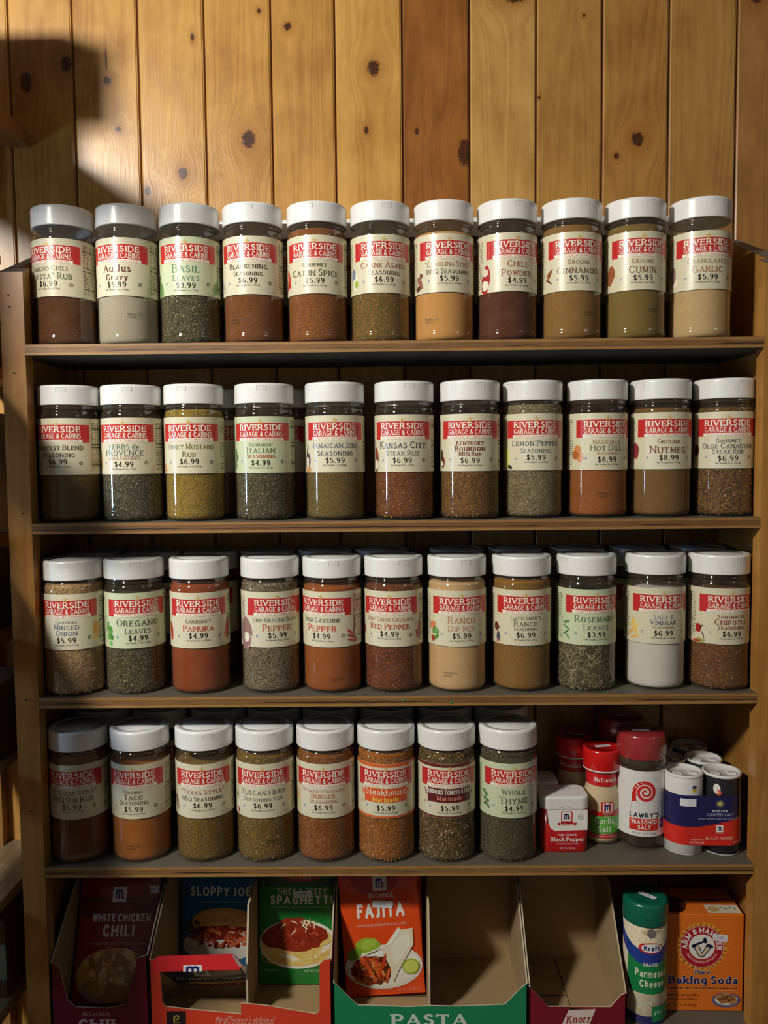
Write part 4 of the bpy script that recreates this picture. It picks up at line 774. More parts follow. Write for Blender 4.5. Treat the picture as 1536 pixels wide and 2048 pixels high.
def pepper_tin(X, Y, label, front=True, rz=0):
    t = thing('pepper_tin', label, 'spice tin', (X, Y, ZB+Z4), rz, 'rounded pepper tins with flip lids')
    w, d = .0540, .036; red = pbr('tin_red', (176, 22, 26), .25, .3)
    b = MB(); stack_outline(b, [(rrect(w-.001, d-.001, .008), 0), (rrect(w, d, .009), .001), (rrect(w, d, .009), .0515)], red); b.build('body', t, True)
    wp = pbr('white_cap_plastic', (222, 222, 218), .28, k=1.18)
    b = MB(); stack_outline(b, [(rrect(w+.0016, d+.0016, .0095), .0500), (rrect(w+.0018, d+.0018, .0095), .0620), (rrect(w+.0004, d+.0004, .009), .0640), (rrect(w-.004, d-.004, .007), .0645)], wp)
    lo = rounded(b.build('flip_lid', t), .0004)
    b = MB(); g = pbr('cap_gap', (120, 118, 114), .6, k=1.0)
    b.box(-.006, -.001, -d/2-.0012, -d/2-.0008, .0530, .0536, g); b.box(.003, .007, -d/2-.0012, -d/2-.0008, .0530, .0536, g)
    b.box(-.0215, .0215, d/2-.012, d/2-.0115, .0644, .0648, g); b.build('catch', lo)
    if front: sticker(lo, top_plane(.0648), .002, .002, .010, .0045, '1.49')
    P, P2, P3 = flat(-d/2-.0001), flat(-d/2-.0002), flat(-d/2-.0003)
    b = MB()
    b.face([P(-.0205, .0495), P(.0255, .0495), P(.0255, .0258), P(-.0115, .0248), P(-.0165, .028), P(-.0185, .034)], WHITE)
    for s in (1,): b.face([P(-.0212, .0500), P(-.0205, .0495), P(-.0185, .034), P(-.0195, .0335)], ink((60, 40, 40)))
    P4 = flat(-d/2-.0004); b.grid(P2, 1, 1, MRED, -.0045, .0085, .034, .0475); mc_logo(b, P3, P4, .002, .0415, .0105)
    b.face([P2(-.0085, .0310), P2(.0125, .0310), P2(.0135, .0345), P2(-.0075, .0345)], MRED); text(b, 'McCormick', P3, .0024, .0317, .0022, WHITE, SERIFL, maxw=.016)
    b.ring(P2, .0180, .041, .0028, .0033, ink((130, 150, 120)), 18); text(b, 'NON', P2, .018, .0410, .0014, ink((80, 110, 80)), SANS); text(b, 'GMO', P2, .018, .0390, .0014, ink((80, 110, 80)), SANS)
    text(b, 'PURE GROUND', P2, .003, .0190, .0022, WHITE, SERIFL, maxw=.024); text(b, 'Black Pepper', P2, .003, .0128, .0046, WHITE, dict(SERIFL, thick=.2, thin=.09), w=.0385)
    text(b, 'CHILI PEPPER SPICES & HERBS', P2, .003, .0090, .0013, WHITE, SANS, maxw=.03); text(b, 'NET WT 1.5 OZ (42g)', P2, .003, .0038, .0018, WHITE, SANS, w=.018)
    b.build('printed_panel', t)
pepper_tin(.1905, .0475, 'red and white black pepper tin with a flip lid beside the thyme jar')
pepper_tin(.1650, .0900, 'shaded pepper tin standing behind the front black pepper tin')

# garlic salt shakers
def garlic_salt(X, Y, label, rz=0):
    t = thing('garlic_salt_shaker', label, 'spice bottle', (X, Y, ZB+Z4), rz, 'garlic salt shakers with red caps')
    gs = pbr('garlic_salt_cream', (214, 196, 158), .7, bump=(900, .0001), k=1.2)
    b = MB(); b.lathe([(.0001, .0012), (.015, .001), (.0190, .0002), (.0212, .0022), (.0214, .005), (.0208, .008), (.0208, .0560), (.0204, .0600), (.0190, .0640), (.0180, .0668), (.0180, .0850), (.0188, .0862)], CLEAR, 48); b.build('bottle', t, True)
    b = MB(); b.lathe([(.0001, .0026), (.0185, .0022), (.0200, .006), (.0200, .0560), (.0184, .0636), (.0174, .0668), (.0174, .0840), (.0001, .0842)], gs, 40); b.build('salt', t, True)
    rp = pbr('red_cap_plastic', (196, 26, 24), .22, .3)
    b = MB(); b.lathe([(.0200, .0870), (.0216, .0872), (.0220, .0880), (.0219, .1080), (.0214, .1100), (.0200, .1106), (.0186, .1104), (.0182, .1099), (.0001, .1099)], rp, 48); lo = b.build('cap', t, True)
    b = MB(); b.lathe([(.0186, .0848), (.0205, .0850), (.0218, .0862), (.0218, .0872), (.0200, .0874)], pbr('white_cap_plastic', (222, 222, 218), .28, k=1.18), 48); b.build('collar', t, True)
    sticker(lo, top_plane(.1103), .001, .000, .019, .0065, '3.39', .1)
    P, P2, P3 = cyl(.0210), cyl(.0211), cyl(.0212); b = MB()
    b.grid(cyl(.01815), 60, 1, MRED, -.0569, .0569, .0685, .0835); text(b, 'McCormick', cyl(.0183), 0, .0736, .0050, WHITE, dict(SERIFL, thick=.19), w=.029)
    b.grid(P, 60, 1, MRED, -.0655, .0655, .0085, .0125)
    b.face([P2(-.030, .030), P2(-.022, .0335), P2(-.014, .035), P2(-.014, .0395), P2(-.022, .039), P2(-.030, .036)], MRED)
    b.grid(P2, 6, 1, MRED, -.014, -.005, .0345, .0395); b.grid(P2, 6, 1, MRED, .004, .013, .0345, .0395); b.face([P2(.013, .0345), P2(.022, .037), P2(.030, .042), P2(.030, .048), P2(.022, .0425), P2(.013, .0395)], MRED)
    b.grid(P, 24, 3, ink((92, 168, 66)), -.021, .017, .0145, .034); b.disc(P, .013, .028, .007, .0065, ink((92, 168, 66)), 14, 2, 0, .2); b.disc(P, -.014, .018, .008, .006, ink((80, 150, 60)), 14, 2, 0, .2, 3)
    b.grid(P3, 4, 1, MRED, -.0072, .0072, .0365, .0515); mc_logo(b, cyl(.0213), cyl(.0214), 0, .0448, .0112); text(b, 'McCormick', cyl(.0213), 0, .0372, .0016, WHITE, SERIFL, maxw=.011)
    text(b, 'Garlic', P3, -.003, .0255, .0068, WHITE, SERIFL, w=.024); text(b, 'Salt', P3, -.003, .0165, .0062, WHITE, SERIFL, w=.015)
    text(b, 'SALT SENSATION WITH GARLIC', P2, 0, .0097, .0016, WHITE, SANS, w=.034); text(b, 'NET WT 5.25 OZ (148g)', P2, 0, .0045, .0014, ink((90, 80, 66)), SANS, w=.022)
    b.build('label', t)
garlic_salt(.2410, .0655, 'garlic salt shaker with a red cap and sticker behind the black pepper tin', R_(5))
garlic_salt(.2180, .1105, 'shaded garlic salt shaker behind the front garlic salt shaker', R_(-28))

# seasoned salt
def seasoned_salt(X, Y, label, rz=0):
    t = thing('seasoned_salt_jar', label, 'spice jar', (X, Y, ZB+Z4), rz, 'seasoned salt jars with dark red caps')
    b = MB(); b.lathe([(.0001, .0014), (.022, .0012), (.0258, .0002), (.0282, .003), (.0284, .0080), (.0276, .0120), (.0274, .0142), (.0274, .0152), (.0274, .0922), (.0274, .0932), (.0278, .0985), (.0268, .1030), (.0258, .1050), (.0258, .1080)], CLEAR, 56); b.build('bottle', t, True)
    b = MB(); b.lathe([(.0001, .003), (.024, .0026), (.0268, .006), (.0266, .0930), (.0254, .1030), (.0001, .1032)], powder('seasoned_salt_powder', [(44, 26, 20), (30, 18, 16), (64, 40, 28)], 1300, .8, k=.7), 48); b.build('salt', t, True)
    rp = pbr('dark_red_cap', (160, 26, 42), .25, .3); fr = CLEAR
    b = MB(); b.lathe([(.0262, .1040), (.0272, .1042), (.0274, .1060), (.0274, .1290), (.0268, .1312), (.0255, .1320), (.0001, .1322)], rp, 56); lo = b.build('cap', t, True)
    b = MB(); b.lathe([(.0284, .0990), (.0287, .1000), (.0287, .1290), (.0280, .1322), (.0262, .1332), (.0001, .1334)], CLEAR, 56); b.build('shrink_film', lo, True)
    sticker(lo, top_plane(.1338), -.002, -.006, .020, .0075, '', .12)
    P, P2, P3 = cyl(.0277), cyl(.0278), cyl(.0279); b = MB(); b.grid(P, 72, 1, pbr('label_white', (228, 226, 222), .3, .3, k=1.1), -.0868, .0868, .0165, .0925); lb = b.build('label', t, True)
    b = MB(); SR = ink((200, 42, 34))
    # big spiral emblem
    pts = []
    for k in range(46):
        a = R_(-205+k*20.5); r = .0150*(1-k/50)
        pts.append((a, r))
    cx, cy = .0015, .0680
    for k in range(45):
        (a, r), (a2, r2) = pts[k], pts[k+1]; w = .0042*(1-k/75)
        f = lambda aa, rr: P2(cx+rr*math.cos(-aa), cy+rr*math.sin(-aa))
        b.face([f(a, r), f(a, r-w), f(a2, r2-w), f(a2, r2)], SR)
    b.face([P3(-.0137, .067), P2(-.0095, .066), P2(-.0085, .058), P2(-.0045, .0525), P2(.0015, .0480), P2(-.0150, .0475), P2(-.0137, .056)], SR)
    b.face([P2(-.0150, .0455), P2(-.0150, .0475), P2(-.0015, .0475), P2(.0040, .0495), P2(.0175, .0500), P2(.0175, .0455)], SR)
    text(b, "LAWRY'S", P2, .0010, .0385, .0056, ink((30, 28, 60)), dict(SANSB, thick=.24, thin=.14), w=.0345)
    for u0, u1, v0, v1 in ((-.0165, .0175, .0235, .0372),): b.grid(P2, 14, 1, SR, u0, u1, v0, v1)
    text(b, 'SEASONED', P3, .0005, .0312, .0046, WHITE, SANSB, w=.030); text(b, 'SALT', P3, .0005, .0249, .0046, WHITE, SANSB, w=.0145)
    text(b, 'NET WT 8 OZ (226g)', P2, .0010, .0190, .0024, ink((90, 100, 110)), SANS, w=.028)
    b.face([P2(.0030, .0922), P2(.0105, .0922), P2(.0300, .0735), P2(.0300, .0660)], ink((40, 38, 46))); text(b, 'Original', P3, .0165, .0790, .0030, WHITE, SERIFL, tilt=R_(-42), maxw=.012)
    b.grid(P2, 3, 3, ink((40, 54, 130)), .0195, .0270, .0250, .0370); text(b, 'MSG', P3, .0232, .0300, .0022, WHITE, SANS, maxw=.006)
    b.build('printed_text', lb)
seasoned_salt(.2848, .0585, 'dark seasoned salt jar with a dark red cap and spiral emblem', R_(-9))
seasoned_salt(.2760, .1140, 'shaded seasoned salt jar behind the front seasoned salt jar', R_(12))

# twin packs: a white can of salt and a dark can of pepper in one printed sleeve
def shaker_can(parent, name, x, mat, h, r):
    b = MB(); b.lathe([(r-.0008, 0), (r, .0006), (r, h-.0010), (r-.0006, h)], mat, 48, cap0=True); o = b.build(name, parent, True, loc=(x, 0, 0))
    w = pbr('can_rim_white', (226, 224, 220), .3, k=1.05)
    b = MB(); b.lathe([(r+.0002, h-.0022), (r+.0006, h-.0014), (r+.0004, h), (r-.0006, h+.0008), (r-.0020, h+.0006), (r-.0024, h-.0016), (.0001, h-.0018)], w, 48)
    c_ = MB(); c_.lathe([(r+.0003, .0020), (r+.0004, .0004), (r-.0006, 0)], pbr('can_base_rim', (200, 200, 200), .3, k=1.05), 48); c_.build('base_rim', o, True)
    lo = b.build('shaker_lid', o, True)
    b = MB()
    for k, (cx, cy, rr) in enumerate(((-.009, -.005, .35), (.009, -.004, -.35))):
        for (x0, x1, y0, y1) in ((cx-.0045, cx+.0045, cy-.003, cy+.003),): b.box(x0, x1, y0, y1, h-.0018, h+.0002, w)
    for k in range(4): b.disc(lambda u, v: (u, v, h-.00165), -.003+k*.002, .004, .0006, .0006, pbr('hole_grey', (70, 70, 70), .6), 8, 1)
    b.build('lid_flap', lo); return o
def twin_pack(X, Y, label, rz=0, detail=True, dark=(40, 38, 44)):
    t = thing('salt_and_pepper_pack', label, 'salt and pepper pack', (X, Y, ZB+Z4), rz, 'shrink sleeved salt and pepper packs')
    r, h = .0208, .0905; wm = pbr('salt_can_white', (224, 222, 220), .35, k=1.05); dm = pbr('pepper_can_dark', dark, .25, .3, k=1.0)
    sc_ = shaker_can(t, 'salt_can', -.0213, wm, h, r); pc = shaker_can(t, 'pepper_can', .0213, dm, h, r)
    if not detail: return t
    # blue wrap lies on the salt can, grey emblem on the pepper can
    b = MB(); PP = cyl(r+.0001); b.disc(PP, -.012, .076, .004, .006, WHITE, 10, 1); b.disc(PP, -.010, .072, .003, .0035, ink((200, 90, 60)), 10, 1); b.build('printed_figure_mark', pc)
    b = MB(); b.disc(cyl(r+.0001), .006, .0755, .0026, .003, ink((200, 180, 40)), 10, 1); b.disc(cyl(r+.00012), .006, .0785, .0028, .002, ink((60, 60, 90)), 10, 1); b.build('printed_mark', sc_)
    # sleeve: stadium-shaped band round both cans
    R0 = r+.0005
    def path(s):
        # s in metres along front, 0 at middle; straight for |s|<.0213 then round the ends
        a = .0213
        if abs(s) <= a: return (s, -R0)
        q = (abs(s)-a)/R0; sg = 1 if s > 0 else -1
        return (sg*(a+R0*math.sin(q)), -R0*math.cos(q))
    def SP(off=0.0):
        def f(u, v):
            x, y = path(u); a = .0213; q = max(0, (abs(u)-a)/R0); sg = 1 if u > 0 else -1
            return (x+sg*off*math.sin(q), y-off*math.cos(q), v)
        return f
    E_ = .0213+R0*math.pi/2; nav = pbr('sleeve_navy', (34, 34, 78), .22, .3); redm = pbr('sleeve_red', (204, 46, 36), .22, .3)
    b = MB(); top, bot = .0695, .0125
    n = 60
    for k in range(n):
        u0, u1 = -E_+2*E_*k/n, -E_+2*E_*(k+1)/n; P = SP()
        d0, d1 = .0335+.011*max(0, (u0+.012)/.05)**1.2, .0335+.011*max(0, (u1+.012)/.05)**1.2
        b.face([P(u0, d0), P(u1, d1), P(u1, top), P(u0, top)], nav); b.face([P(u0, bot), P(u1, bot), P(u1, d1), P(u0, d0)], redm)
        if True:
            x0, y0, _ = P(u0, 0); x1, y1, _ = P(u1, 0)
            b.face([(x1, -y1, bot), (x0, -y0, bot), (x0, -y0, top), (x1, -y1, top)], nav)
    so = b.build('sleeve', t, True)
    b = MB(); P2, P3 = SP(.0001), SP(.0002)
    cx = .0125
    b.disc(P2, cx, .0605, .0024, .0026, ink((190, 176, 110)), 12, 1)
    for k in range(8): b.disc(P2, cx+.0036*math.cos(R_(45*k)), .0605+.0036*math.sin(R_(45*k)), .0011, .0005, ink((190, 176, 110)), 8, 1, R_(45*k))
    text(b, 'MORTON', P2, cx, .0508, .0026, ink((190, 200, 220)), SANSB, w=.017); text(b, 'IODIZED SALT', P2, cx+.001, .0463, .0031, ink((190, 200, 220)), SANS, w=.030)
    text(b, 'THIS SALT SUPPLIES IODIDE, A NECESSARY NUTRIENT', P2, cx+.001, .0420, .0021, ink((170, 176, 200)), SANS, w=.050)
    mc_logo(b, P2, P3, cx, .0318, .0078); text(b, 'McCORMICK', P2, cx, .0262, .0011, WHITE, SANS, maxw=.016)
    text(b, 'BLACK PEPPER', P2, cx+.0005, .0192, .0034, ink((226, 190, 170)), SANS, w=.031)
    text(b, 'IODIZED SALT', P2, -.0125, .0180, .0017, WHITE, SANS, w=.013); text(b, 'NET WT 4 OZ (113g)', P2, -.0125, .0145, .0022, WHITE, SANS, w=.016); text(b, 'NET WT 1.5 OZ (42g)', P2, .036, .0150, .0016, WHITE, SANS, w=.016)
    b.build('printed_text', so)
    sticker(so, SP(.0003), -.0225, .0615, .0175, .0085, '')
    return t
twin_pack(.3492, .0393, 'front salt and pepper pack in a navy and red printed sleeve', R_(-2))
twin_pack(.3440, .0815, 'salt and pepper pack behind the front sleeved pack', R_(-3), False)
twin_pack(.3430, .1235, 'rearmost salt and pepper pack against the plank wall', R_(0), False)

# ------------------------------------------------------------------ bottom shelf: display cartons
KRAFT = pbr('kraft_board', (150, 122, 84), .85, bump=(60, .0003), k=1.15); KIN = pbr('kraft_inside', (158, 132, 94), .85, bump=(60, .0003), k=1.15); PALE = pbr('board_edge_pale', (200, 184, 154), .8, k=1.1)
def carton(name, label, x0, x1, hback, front, colm, side_front, dividers=(), slope=.075, hside=.135):
    """display carton: low cut front, tall back, sloping sides"""
    t = thing(name, label, 'display carton', (x0, .001, ZB+Z5)); w = x1-x0; D = .134; th = .0016
    def off(a): return [(x-x0, z) for x, z in a]
    b = MB(); b.box(th, w-th, .002, D-th, .0002, .0018, KIN); fl = b.build('floor_panel', t)
    b = MB(); b.box(w*.5-.0005, w*.5+.0005, .003, D-.004, .0018, .0021, pbr('fold_shadow', (70, 52, 32), .9)) ; b.box(th+.001, w*.5, D*.42, D*.42+.0012, .0018, .0022, pbr('fold_shadow', (70, 52, 32), .9)); b.build('flap_seam', fl)
    b = MB(); b.box(th, w-th, D-th, D, 0, hback, KIN); b.build('back_panel', t)
    for s, xx in (('l', 0), ('r', w-th)):
        b = MB(); pr = [(0, 0), (D, 0), (D, hback), (slope+.02, hside), (slope, hside-.004), (0, side_front[s == 'r'])]
        b.prism(pr, 'x', xx, xx+th, KIN if s == 'r' else colm, colm if s == 'r' else KIN, PALE); b.build('side_panel', t)
    for dx in dividers:
        b = MB(); pr = [(.004, .028), (.004, .002), (D-th, .002), (D-th, hback-.003), (slope+.01, hside-.002), (.0, side_front[0]*.9)]
        b.prism([(.012, .003), (D-th, .003), (D-th, hback-.003), (.030, hside-.004), (.010, .060)], 'x', dx-x0-.0011, dx-x0+.0011, KIN, KIN, PALE); b.build('divider', t)
    fr = off(front); b = MB(); out = [(0, 0), (w, 0)]+[(min(max(x, 0), w), z) for x, z in reversed(fr)]
    # tessellate the front as strips under its cut outline so that it stays flat and clean
    pts = [(min(max(x, 0), w), z) for x, z in fr]
    if pts[0][0] > 0: pts = [(0, pts[0][1])]+pts
    if pts[-1][0] < w: pts.append((w, pts[-1][1]))
    for k in range(len(pts)-1):
        (xa, za), (xb, zb) = pts[k], pts[k+1]
        if xb-xa > 1e-5:
            b.face([(xa, 0, 0), (xb, 0, 0), (xb, 0, zb), (xa, 0, za)], colm); b.face([(xb, th, 0), (xa, th, 0), (xa, th, za), (xb, th, zb)], KIN)
        b.face([(xa, 0, za), (xb, 0, zb), (xb, th, zb), (xa, th, za)], PALE)
    fp = b.build('front_panel', t); return t, fp, (lambda u, v: (u-x0, -.0001, v))
FA = [(-.3956, .0823), (-.3801, .0764), (-.3730, .0373), (-.3637, .0291), (-.3272, .0272), (-.3062, .0324), (-.2917, .0859), (-.2821, .0893)]
FB = [(-.2794, .0853), (-.27, .0806), (-.2674, .0748), (-.2657, .034), (-.2624, .0293), (-.2384, .0263), (-.1773, .0202), (-.1772, .033), (-.149, .03), (-.0926, .0199), (-.0891, .0251), (-.0883, .0781), (-.0838, .0827), (-.0754, .0838)]
FC = [(-.073, .0571), (-.0603, .0442), (-.0465, .0302), (.0100, .0278), (.0346, .0290), (.067, .0283), (.1183, .0302), (.135, .0481), (.1434, .0551)]
FD = [(.1456, .051), (.1668, .0277), (.2364, .0268), (.248, .0407), (.2535, .043)]
mar = pbr('carton_maroon', (112, 20, 46), .4, .1); org = pbr('carton_orange_red', (206, 62, 38), .4, .1); grn = pbr('carton_green', (28, 124, 84), .4, .1); kn_m = pbr('carton_dark_red', (118, 24, 40), .4, .1)
cA, fA, PA = carton('chili_carton', 'maroon chili display carton at the left end of the bottom shelf', -.3905, -.2809, .140, FA, mar, (.080, .087))
cB, fB, PB = carton('orange_carton', 'orange-red display carton with two compartments holding seasoning packets', -.2795, -.0750, .140, FB, org, (.083, .082), (-.1722,))
cC, fC, PC = carton('green_carton', 'green PASTA display carton, its right half empty', -.0738, .1440, .140, FC, grn, (.055, .053), (.0345,))
cD, fD, PD = carton('dark_red_carton', 'empty dark red display carton next to the grated cheese can', .1452, .2540, .145, FD, kn_m, (.050, .043))
def printed(parent, P, fn, name='printed_text'):
    b = MB(); fn(b, P, lambda u, v: tuple(np.array(P(u, v))+(0, -.0001, 0))); return b.build(name, parent)
def _a(b, P, P2):
    text(b, 'McCormick', P, -.3410, .0190, .0048, ink((190, 150, 150)), SERIFL, w=.032); text(b, 'Chili', P, -.3400, .0020, .0125, ink((206, 190, 190)), dict(SERIFL, thick=.26, thin=.13), w=.042)
printed(fA, PA, _a)
def _b(b, P, P2):
    k = ink((34, 30, 34)); b.grid(P, 1, 1, k, -.2613, -.2395, -.0000, .0240)
    y = ink((190, 170, 60)); b.ring(P2, -.2500, .0165, .0016, .0030, y, 20, -120, 180); b.grid(P2, 1, 1, y, -.2536, -.2520, .0100, .0165); b.grid(P2, 1, 1, y, -.2536, -.2470, .0098, .0108)
    text(b, "LAWRY'S", P2, -.2504, .0035, .0042, WHITE, SANSB, w=.017)
    text(b, 'the difference is delicious!', P, -.1745, .0085, .0095, ink((226, 170, 150)), dict(SERIFL, thick=.12, serif=0, track=.08), w=.066, shear=.25, tilt=R_(-1))
printed(fB, PB, _b)
def _c(b, P, P2): text(b, 'PASTA', P, .0340, .0062, .0130, ink((196, 206, 190)), dict(SLAB, thick=.24, thin=.12), w=.0850)
printed(fC, PC, _c)
def _d(b, P, P2):
    b.face([P(.1790, -.0), P(.2105, -.0), P(.2195, .0245), P(.1905, .0258)], ink((216, 200, 190)))
    text(b, 'Knorr', P2, .2005, .0085, .0090, ink((150, 40, 50)), dict(SERIFL, thick=.2, thin=.1), w=.0275, shear=.2, tilt=R_(3))
    b.face([P(.1880, .0240), P(.2200, .0245), P(.2205, .0268), P(.1900, .0265)], ink((176, 60, 60)))
printed(fD, PD, _d)

# ------------------------------------------------------------------ seasoning packets
def packet(name, label, loc, rot, w, h, colr, art, group='seasoning packets in the display cartons', bulge=.004, seal=None):
    t = thing(name, label, 'seasoning packet', loc, 0, group); t.rotation_euler = rot
    m = pbr(name+'_foil_%d_%d_%d' % colr, colr, .22, .3, bump=(26, .0012)); sl = pbr(name+'_seal', seal or tuple(int(c*.9) for c in colr), .25, .3, bump=(26, .001))
    def S(off):
        def f(u, v):
            if off: u = min(max(u, -w/2+.0006), w/2-.0006); v = min(max(v, .0006), h-.0004)
            a = min(max((u+w/2)/w, 0), 1); c = min(max(v/h, 0), 1)
            bl = bulge*(4*a*(1-a))**.6*(min(c, 1-c)*6 if min(c, 1-c) < 1/6 else 1)
            return (u, -.0010-bl-off*1.3-.00015*math.sin(31*c+9*a), v)
        return f
    b = MB(); b.grid(S(0), 30, 44, m, -w/2, w/2, 0, h)
    back = S(0); b.grid(lambda u, v: (-u, -back(-u, v)[1]*.4, v), 14, 22, m, -w/2, w/2, 0, h)
    for s in (-1, 1): b.face([(s*w/2, -.0016, 0), (s*w/2, .0016, 0), (s*w/2, .0016, h), (s*w/2, -.0016, h)], m)
    b.face([(-w/2, -.0016, h), (w/2, -.0016, h), (w/2, .0016, h), (-w/2, .0016, h)], m); b.face([(-w/2, .0016, 0), (w/2, .0016, 0), (w/2, -.0016, 0), (-w/2, -.0016, 0)], m)
    po = b.build('pouch', t, True)
    b = MB(); art(b, S, w, h); b.build('printed_front', po, True); return t
def blobs(b, P, cx, cy, rx, ry, n, cols, r0, seed, sq=1.0, inside=None):
    rd = random.Random(seed)
    for i in range(n):
        a = rd.uniform(0, 6.283); q = math.sqrt(rd.random()); u, v = cx+rx*q*math.cos(a), cy+ry*q*math.sin(a)
        if inside and not inside(u, v): continue
        Pi = (lambda off: (lambda uu, vv: P(off)(uu, vv)))(.0004+i*.000004)
        b.disc(Pi, u, v, r0*rd.uniform(.6, 1.4), r0*sq*rd.uniform(.5, 1.1), ink(cols[rd.randrange(len(cols))]), 9, 1, rd.uniform(0, 3.14), .3, i)
def art_fajita(b, S_, w, h):
    S = lambda off: (lambda u, v: S_(off)(u, v-.005 if v < h*.92 else v))
    P = S(.0002); b.grid(P, 10, 3, ink((170, 40, 26)), -w/2+.001, w/2-.001, h*.93, h*.999); b.disc(P, -.004, h*.96, .030, .020, ink((176, 44, 26)), 24, 3)
    mc_logo(b, S_(.0003), S_(.0004), .002, h-.0255+.007, .0165)
    text(b, 'McCormick', S(.0004), .003, h-.034+.004, .0065, WHITE, SERIFL, w=.029)
    text(b, 'FAJITA', S(.0003), .001, .0985, .0165, WHITE, SANSX, w=.0560)
    text(b, 'WITH McCORMICK SPICES | NO ARTIFICIAL FLAVORS', S(.0003), .001, .0885, .0026, ink((240, 200, 180)), SANS, w=.058)
    # plate, tortilla wrap, filling, limes, guacamole
    def poly(off, pts, c): f = S(off+.0005); b.face([f(*p) for p in pts], ink(c))
    b.disc(S(.0003), .000, .0394, .0457, .0268, ink((216, 214, 200)), 36, 3); b.disc(S(.00032), .000, .0402, .0425, .0240, ink((226, 224, 212)), 34, 3)
    b.disc(S(.00034), -.017, .0660, .0145, .0095, ink((140, 170, 50)), 22, 3, 0, .12); b.disc(S(.00036), -.016, .068, .010, .0055, ink((158, 186, 66)), 16, 2, .4, .2); b.disc(S(.00035), -.0335, .0565, .0095, .0065, ink((110, 150, 40)), 16, 2, .5, .25)
    poly(.0009, [(.037, .0836), (.0370, .0647), (.0300, .0540), (.0197, .0394), (.0095, .0205), (.0078, .0394), (-.0016, .0615), (-.0039, .0647), (.0103, .0694), (.0213, .0859), (.0237, .0828)], (222, 212, 184))
    poly(.0010, [(.0330, .0800), (.0345, .0660), (.0240, .0530), (.0150, .0420), (.0090, .0600), (.0140, .0690), (.0250, .0780)], (234, 226, 202))
    poly(.0011, [(.0208, .0868), (.0040, .0660), (-.0180, .0590), (-.0245, .0550), (-.0140, .0585), (-.0010, .0630), (.0120, .0680), (.0222, .0800)], (240, 234, 214))
    for (x, y) in ((.018, .060), (.024, .066), (.013, .052), (.020, .047), (.029, .072)): b.disc(S(.0012), x, y, .0008, .0006, ink((170, 140, 100)), 8, 1)
    b.disc(S(.0005), -.0150, .0370, .0240, .0175, ink((120, 50, 26)), 24, 4, 0, .12, 7)
    blobs(b, lambda o: S(o+.0005), -.0140, .0370, .0240, .0170, 110, [(150, 64, 28), (186, 88, 38), (112, 44, 24), (200, 104, 50), (88, 40, 26), (164, 54, 30), (206, 140, 84)], .0034, 3, .6, inside=lambda u, v: u < .0085-(v-.02)*.25)
    for i, (x, y, a) in enumerate(((-.010, .046, -38), (-.002, .040, 60), (.004, .030, 72), (-.020, .044, -50), (-.014, .032, -62), (.001, .048, 75), (-.008, .036, -75))): b.disc(S(.0013), x, y, .0095, .0019, ink(((206, 92, 36), (186, 66, 28))[i % 2]), 12, 1, R_(a))
    b.disc(S(.0011), .0320, .0385, .0100, .0092, ink((150, 176, 50)), 22, 2); b.disc(S(.0012), .0320, .0385, .0083, .0076, ink((196, 208, 100)), 20, 2)
    text(b, 'NET WT 1.12 OZ (31g)', S(.0003), .028, .0085, .0032, ink((230, 160, 130)), SANS, w=.026); b.grid(S(.0003), 8, 1, ink((230, 100, 50)), -w/2+.001, w/2-.001, .0005, .0050)
packet('fajita_packet', 'orange fajita seasoning packet in the left half of the green carton', (-.0150, .0560, ZB+Z5+.0058), (R_(-4), R_(-3.8), 0), .0932, .152, (214, 74, 26), art_fajita)
packet('fajita_packet', 'second fajita packet just showing behind the front fajita packet', (-.0165, .0700, ZB+Z5+.0040), (R_(-3), R_(-1.2), 0), .0940, .150, (206, 70, 26), art_fajita)
